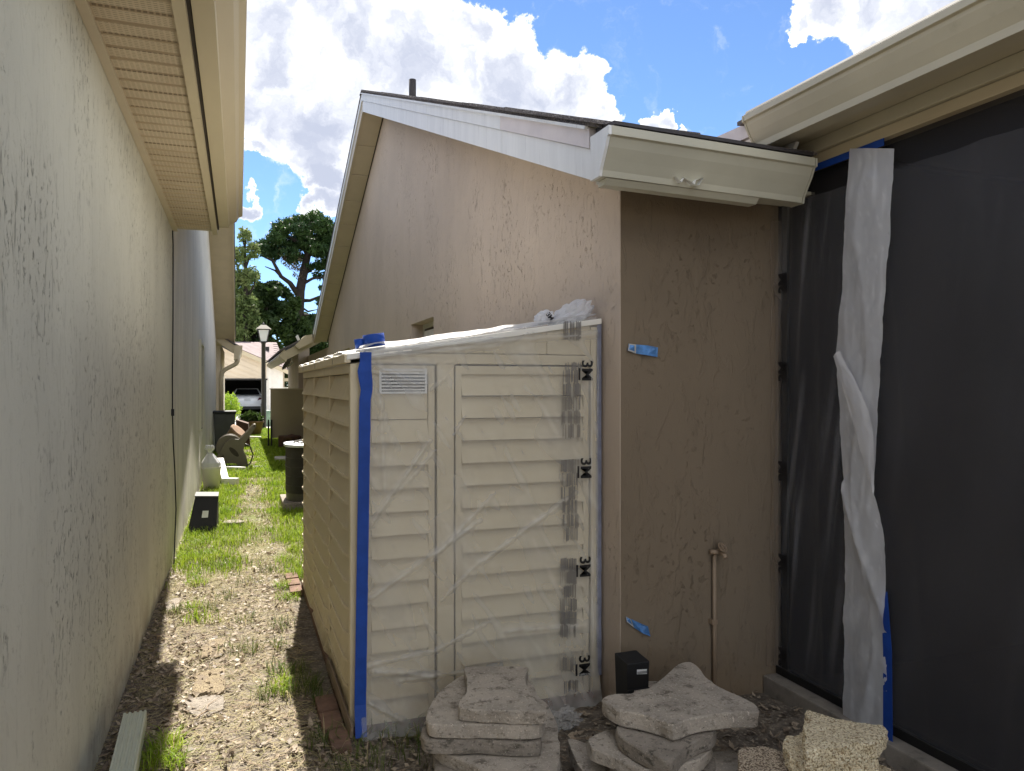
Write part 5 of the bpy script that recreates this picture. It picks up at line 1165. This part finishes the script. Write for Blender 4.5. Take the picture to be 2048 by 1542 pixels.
def bl(px, py, Y, rpx, rpy, dy=0, depthf=1.0):
    p = at(px, py, y=Y + dy); k = (p.x * sa + p.y * ca) / FOC
    return (p.x, p.y, p.z, rpx * k, rpx * k * depthf, rpy * k)
Y = 62; A = lambda px, py, dy=0: tuple(at(px, py, y=Y + dy))
rr = random.Random(5)
pb = []
for px, py, rx, ry in ((600, 450, 40, 22), (560, 470, 32, 20), (640, 455, 34, 24), (668, 480, 34, 26), (535, 488, 24, 14), (520, 500, 16, 10), (610, 480, 46, 22), (650, 505, 40, 20), (575, 495, 30, 15), (690, 510, 36, 26), (560, 445, 20, 12), (632, 435, 28, 12), (600, 432, 22, 9), (545, 500, 22, 12), (585, 512, 26, 10), (640, 528, 26, 10), (525, 492, 16, 9)):
    for k in range(4): pb.append(bl(px + rr.uniform(-14, 14), py + rr.uniform(-9, 9), Y, rx * .60, ry * .66, rr.uniform(-2.2, 2.2)))
for px, py, rx, ry in ((640, 550, 16, 7), (655, 575, 18, 8), (645, 600, 16, 8), (625, 530, 14, 7), (662, 620, 14, 8), (585, 520, 14, 7), (548, 515, 12, 6)): pb.append(bl(px, py, Y, rx, ry, rr.uniform(-1, 1)))
k1 = 62 / FOC
tree('pine_tree', (at(596, 780, y=Y).x, Y, 0), ([A(596, 790), A(595, 700), A(597, 640), A(600, 580), A(608, 540), A(616, 505), A(622, 470)], [.46, .42, .40, .37, .33, .26, .12]),
     [([A(597, 590), A(580, 565, -.6), A(562, 552, -1), A(545, 520, -1.4), A(522, 510, -1.5)], [.24, .2, .16, .12, .05]), ([A(606, 545), A(630, 530, .5), A(650, 528, 1), A(672, 515, 1)], [.26, .22, .18, .08]),
      ([A(600, 570), A(625, 556, -.5), A(650, 552, -.7)], [.15, .11, .05]), ([A(598, 600), A(620, 600, .4), A(640, 592, .4), A(660, 598, .5)], [.17, .13, .10, .05]), ([A(597, 630), A(622, 630, -.4), A(640, 645, -.4)], [.16, .12, .05]),
      ([A(616, 505), A(590, 480), A(565, 465)], [.2, .15, .06]), ([A(616, 510), A(650, 480), A(670, 470)], [.2, .15, .06]), ([A(598, 610), A(616, 622, .6), A(634, 618, .8)], [.10, .08, .03]), ([A(562, 552, -1), A(550, 540, -1), A(530, 532, -1)], [.1, .07, .03])],
     pb, 6000, .18, 'leaf_pine', 'tall pine with dense dark umbrella crown and dead lower limbs', flat=.30, shell=.45, tuft=4, extra=([bl(585, 520, Y, 22, 20), bl(600, 545, Y, 16, 16), bl(565, 505, Y, 14, 12)], 520, .16, 'leaf_dry'))
Y = 54
tree('slender_tree', (at(490, 780, y=Y).x, Y, 0), ([A(490, 790), A(490, 640), A(492, 560), A(489, 500), A(493, 455)], [.22, .18, .14, .09, .03]),
     [([A(491, 570), A(476, 540), A(470, 510)], [.08, .06, .02]), ([A(490, 540), A(502, 505), A(510, 480)], [.07, .05, .02]), ([A(491, 600), A(508, 570), A(512, 545)], [.08, .06, .02]), ([A(490, 500), A(484, 470), A(486, 450)], [.05, .03, .01])],
     [bl(490, 470, Y, 14, 18), bl(480, 510, Y, 20, 22), bl(506, 500, Y, 14, 20), bl(485, 560, Y, 20, 28), bl(505, 550, Y, 14, 20), bl(480, 620, Y, 24, 36), bl(500, 610, Y, 18, 26), bl(470, 560, Y, 18, 30), bl(478, 665, Y, 24, 26), bl(508, 640, Y, 16, 24)], 4200, .14, 'leaf_light', 'slender pale green tree with thin airy foliage left of the pine', flat=.5, shell=.1)
Y = 57
ob = []
for px, py, rx, ry in ((530, 590, 34, 28), (500, 615, 34, 28), (560, 620, 30, 26), (520, 650, 50, 30), (480, 660, 34, 36), (565, 660, 36, 30), (530, 690, 50, 22), (545, 575, 22, 16), (515, 570, 16, 12), (455, 640, 30, 40), (580, 640, 26, 24), (590, 680, 26, 26), (545, 610, 26, 20), (475, 600, 26, 26), (500, 590, 24, 20), (475, 565, 18, 20), (500, 560, 16, 16), (575, 590, 16, 18), (620, 640, 20, 20), (590, 610, 18, 18), (605, 660, 22, 28)):
    for k in range(3): ob.append(bl(px + rr.uniform(-12, 12), py + rr.uniform(-10, 10), Y, rx * .55, ry * .6, rr.uniform(-2, 2)))
tree('oak_tree', (at(525, 780, y=Y).x, Y, 0), ([A(525, 790), A(524, 740), A(520, 690), A(526, 640)], [.5, .45, .38, .2]), [([A(522, 700), A(500, 660), A(490, 620)], [.25, .18, .06]), ([A(522, 690), A(550, 650), A(565, 615)], [.25, .18, .06]), ([A(526, 640), A(535, 600), A(530, 575)], [.18, .12, .04])],
     ob, 34000, .19, 'leaf_oak', 'broad dark green oak behind the lamp post', flat=.55, shell=.25)
Y = 66
ob = []
for px, py, rx, ry in ((600, 640, 30, 22), (640, 650, 34, 26), (590, 680, 36, 30), (630, 690, 40, 30), (600, 725, 44, 24), (580, 750, 34, 24), (620, 755, 44, 24)):
    for k in range(3): ob.append(bl(px + rr.uniform(-12, 12), py + rr.uniform(-10, 10), Y, rx * .55, ry * .6, rr.uniform(-2, 2)))
tree('oak_tree', (at(610, 780, y=Y).x, Y, 0), ([A(612, 790), A(612, 740), A(608, 690), A(606, 650)], [.4, .35, .3, .12]), [([A(610, 700), A(630, 670), A(640, 650)], [.2, .14, .05]), ([A(610, 710), A(592, 680), A(590, 660)], [.2, .14, .05])],
     ob, 17000, .21, 'leaf_oak', 'dark green tree below the pine crown beside the right house', flat=.55, shell=.2)
# distant woods that close the view
blobs = []
for i in range(46):
    xw = -34 + i * 2.1; blobs.append((xw, 88 + rng.uniform(-4, 4), rng.uniform(1.5, 6.5), 2.6, 2.2, 3.2)); blobs.append((xw, 90 + rng.uniform(-3, 3), 1.5, 2.6, 2.2, 2.5))
V, F = leaf_cloud(blobs, 26000, .36, 77, .6, .3); tag(raw('far_woods', V, F, 'leaf_oak'), 'dark distant woods closing the view behind the garage', 'woods', kind='stuff')
b = at(456, 826, z=0); sh = thing('shrub', (b.x + .1, 36, 0), 'lime green rounded shrub beside the garage opening', 'shrub')
q = at(455, 812, y=36); V, F = leaf_cloud([(q.x, 36, .78, .48, .45, .52), (q.x + .12, 36.1, .55, .5, .45, .5), (q.x - .15, 36, .5, .45, .45, .45)], 2600, .045, 3, .6, .6)
raw('leaves', V - np.array([b.x + .1, 36, 0]), F, 'leaf_lime', sh)
MB().tube([(q.x, 36, -.02), (q.x, 36, .5)], .04, 6).build('stem', 'bark', sh)

# ---------------------------------------------------------------- grass, litter and twigs
def blades(P, hmin, hmax, width, lean, seed, mats, mi):
    r = np.random.default_rng(seed); n = len(P); a = r.uniform(0, 2 * np.pi, n); hgt = r.uniform(hmin, hmax, n); w = width * r.uniform(.7, 1.3, n)
    d = np.stack([np.cos(a), np.sin(a), np.zeros(n)], 1); s = np.stack([-np.sin(a), np.cos(a), np.zeros(n)], 1); L = lean * r.uniform(.2, 1.2, n)
    up = np.array([0, 0, 1.0])
    b0 = P - s * w[:, None]; b1 = P + s * w[:, None]; mid = P + d * (L * hgt * .35)[:, None] + up * (hgt * .6)[:, None]; m0 = mid - s * (w * .8)[:, None]; m1 = mid + s * (w * .8)[:, None]
    tip = P + d * (L * hgt)[:, None] + up * (hgt * (1 - .25 * np.minimum(L, 1)))[:, None]
    V = np.stack([b0, b1, m1, m0, tip], 1).reshape(-1, 3); i = np.arange(n) * 5
    T = np.concatenate([np.stack([i, i + 1, i + 2], 1), np.stack([i, i + 2, i + 3], 1), np.stack([i + 3, i + 2, i + 4], 1)]); M = np.tile(np.asarray(mi), 3)
    return V, T, M
def fbm(x, y, s, o=0): return mnoise.fractal((x * s + o, y * s, o), 1.0, 2.0, 3)
pts = []; mi = []; hh = []
def put(x, y, m): pts.append((x, y, gz(x, y))); mi.append(m)
r2 = random.Random(9)
# the lawn beyond the shed, worn along its middle
N = 0; near = []; nm = []
while N < 120000:
    t = r2.random(); y = 5.5 + (29.3 - 5.5) * t ** 1.5; x = r2.uniform(-.55, 1.72)
    if x > .34 and y < 6.45: continue
    if .56 < x < 1.4 and 10.0 < y < 10.95: continue
    N += 1
    path = math.exp(-((x - .20 - .04 * math.sin(y)) / .23) ** 2); g = .90 + .8 * fbm(x, y, 1.2, 3) - path * (.95 if y < 13 else .6)
    if y < 8.2: g -= (8.2 - y) * (.42 if x < .12 else .22)
    u = r2.random()
    if u < g: near.append((x, y, gz(x, y))); nm.append(0 if r2.random() < .82 else 2)
    elif u < g + .55 - .1 * path - max(0, 7 - y) * .2: near.append((x, y, gz(x, y))); nm.append(1)
near = np.array(near); nm = np.array(nm)
sc = np.clip(near[:, 1] / 9, .8, 2.2)
Vs = []; Ts = []; Ms = []; off = 0
for m_, (h0, h1, le) in {0: (.045, .11, .8), 1: (.015, .04, 1.8), 2: (.03, .08, .9)}.items():
    for lo, hi, wd in ((0, 9, .0028), (9, 14, .004), (14, 40, .007)):
        k = (nm == m_) & (near[:, 1] >= lo) & (near[:, 1] < hi)
        if k.sum() == 0: continue
        V, T, M = blades(near[k], h0, h1, wd, le, 4 + m_, None, nm[k]); Vs.append(V); Ts.append(T + off); Ms.append(M); off += len(V)
o = raw('lawn_grass', np.concatenate(Vs), np.concatenate(Ts), ['grass_bright', 'grass_straw', 'grass_dull'], mi=np.concatenate(Ms)); tag(o, 'sunlit green lawn grass worn to straw along the middle of the alley', 'grass', kind='stuff')
# tufts in the bare part
Vs = []; Ts = []; Ms = []; off = 0
tufts = [(395, 1165, .10, 150, 0), (385, 1150, .08, 90, 0), (388, 1212, .07, 90, 0), (352, 1222, .06, 80, 2), (420, 1215, .08, 60, 2), (575, 1196, .09, 130, 0), (565, 1175, .09, 120, 0), (590, 1150, .08, 120, 0), (560, 1250, .10, 60, 2), (560, 1340, .09, 60, 2), (565, 1372, .08, 120, 0),
         (470, 1300, .10, 50, 2), (500, 1300, .07, 40, 2), (555, 1290, .06, 50, 2), (330, 1500, .07, 190, 0), (310, 1525, .08, 160, 0), (350, 1530, .05, 80, 0), (590, 1380, .08, 60, 2), (600, 1340, .06, 60, 2), (530, 1385, .07, 40, 2), (490, 1240, .1, 40, 2), (450, 1190, .1, 60, 2), (500, 1165, .12, 70, 2),
         (430, 1110, .15, 260, 0), (400, 1090, .10, 200, 0), (460, 1085, .15, 200, 0), (590, 1100, .08, 160, 0), (570, 1120, .1, 160, 0), (540, 1140, .1, 70, 2), (770, 1440, .1, 60, 2), (700, 1500, .15, 80, 2), (800, 1470, .12, 80, 2), (840, 1500, .1, 50, 2), (740, 1530, .12, 60, 2), (640, 1490, .06, 40, 2), (625, 1370, .05, 80, 2), (640, 1400, .04, 50, 2)]
for j, (px, py, rad, n, m_) in enumerate(tufts):
    c = at(px, py, z=0); P = []
    for k in range(n): a = r2.uniform(0, 6.28); q = rad * r2.random() ** .7; x, y = c.x + q * math.cos(a), c.y + q * math.sin(a) * 1.4; P.append((max(-.56, x), y, gz(x, y)))
    ms = np.array([m_ if r2.random() < .85 else 1 for _ in range(n)])
    V, T, M = blades(np.array(P), .03, .11 if py > 1300 else .095, .0022, 1.2, j, None, ms); Vs.append(V); Ts.append(T + off); Ms.append(M); off += len(V)
o = raw('grass_tufts', np.concatenate(Vs), np.concatenate(Ts), ['grass_bright', 'grass_straw', 'grass_dull'], mi=np.concatenate(Ms)); tag(o, 'scattered grass tufts in the bare soil of the alley', 'grass', kind='stuff')
# fallen leaves
def litter(n, region, seed, smin, smax):
    r = np.random.default_rng(seed); V = []; F = []; M = []
    k = 0
    while k < n:
        x, y = r.uniform(*region[0]), r.uniform(*region[1])
        if x > .36 and y > 3.45: continue
        dens = .5 + .8 * fbm(x, y, 1.6, 7) + .25 * (x < -.3) + .25 * (x > .1)
        if r.random() > dens: continue
        k += 1; s = smin + (smax - smin) * r.random() ** 1.8; a = r.uniform(0, 6.28); w = s * r.uniform(.22, .38); ti = r.normal(0, .35); cu = r.uniform(.0, .35) * s; z = gz(x, y) + .004 + abs(ti) * s * .5 + r.uniform(0, .008)
        u = np.array([math.cos(a), math.sin(a), ti]); q = np.array([-math.sin(a), math.cos(a), r.normal(0, .4)]); c = np.array([x, y, z]); b = len(V)
        V += [c - u * s * .5, c - u * s * .1 + q * w, c + u * s * .5 + np.array([0, 0, cu]), c - u * s * .1 - q * w, c + np.array([0, 0, -cu * .4])]
        m_ = 0 if r.random() < .62 else 1
        F += [(b, b + 1, b + 4), (b + 1, b + 2, b + 4), (b + 2, b + 3, b + 4), (b + 3, b, b + 4)]; M += [m_] * 4
    return np.array(V), np.array(F), np.array(M)
A1 = litter(7000, ((-.56, .5), (2.2, 7.6)), 1, .008, .045); A2 = litter(1900, ((.3, 2.6), (1.7, 3.5)), 2, .018, .045); A3 = litter(900, ((-.56, 1.7), (7.5, 13)), 3, .02, .05)
Vs = [A1[0], A2[0], A3[0]]; o1 = len(A1[0]); o2 = o1 + len(A2[0])
o = raw('leaf_litter', np.concatenate(Vs), np.concatenate([A1[1], A2[1] + o1, A3[1] + o2]), ['litter_pale', 'litter_brown'], mi=np.concatenate([A1[2], A2[2], A3[2]])); tag(o, 'dry fallen leaves scattered over the bare soil', 'leaf litter', kind='stuff')
def straws(n, region, seed, lmin, lmax, wd, name, mat, label):
    r = np.random.default_rng(seed); V = []; F = []
    for k in range(n):
        x, y = r.uniform(*region[0]), r.uniform(*region[1])
        if x > .36 and y > 3.45: continue
        l = r.uniform(lmin, lmax); a = r.uniform(0, 6.28); b_ = a + r.normal(0, .5); z = gz(x, y) + .006
        p0 = np.array([x, y, z]); p1 = p0 + np.array([math.cos(a), math.sin(a), r.uniform(0, .15)]) * l * .5; p2 = p1 + np.array([math.cos(b_), math.sin(b_), r.uniform(-.15, .1)]) * l * .5
        s = np.array([-math.sin(a), math.cos(a), 0]) * wd; u = np.array([0, 0, wd * 1.6]); b = len(V)
        V += [p0 - s, p0 + s, p0 + u, p1 - s, p1 + s, p1 + u, p2 - s * .5, p2 + s * .5, p2 + u * .5]
        for i in (0, 3): F += [(b + i, b + i + 3, b + i + 5, b + i + 2), (b + i + 1, b + i + 2, b + i + 5, b + i + 4)]
    tag(raw(name, np.array(V), np.array(F), mat), label, name.replace('_', ' '), kind='stuff')
straws(11000, ((-.56, .5), (2.2, 8.8)), 21, .03, .12, .0012, 'dry_straw', 'grass_straw', 'dry grass straw strewn over the bare alley soil')
straws(420, ((-.56, .5), (2.2, 7.0)), 22, .05, .22, .0024, 'fallen_twigs', 'twig', 'thin fallen twigs lying on the alley soil')
straws(260, ((.4, 2.5), (1.8, 3.45)), 23, .05, .16, .002, 'shaded_twigs', 'twig', 'thin twigs on the shaded soil around the pavers')
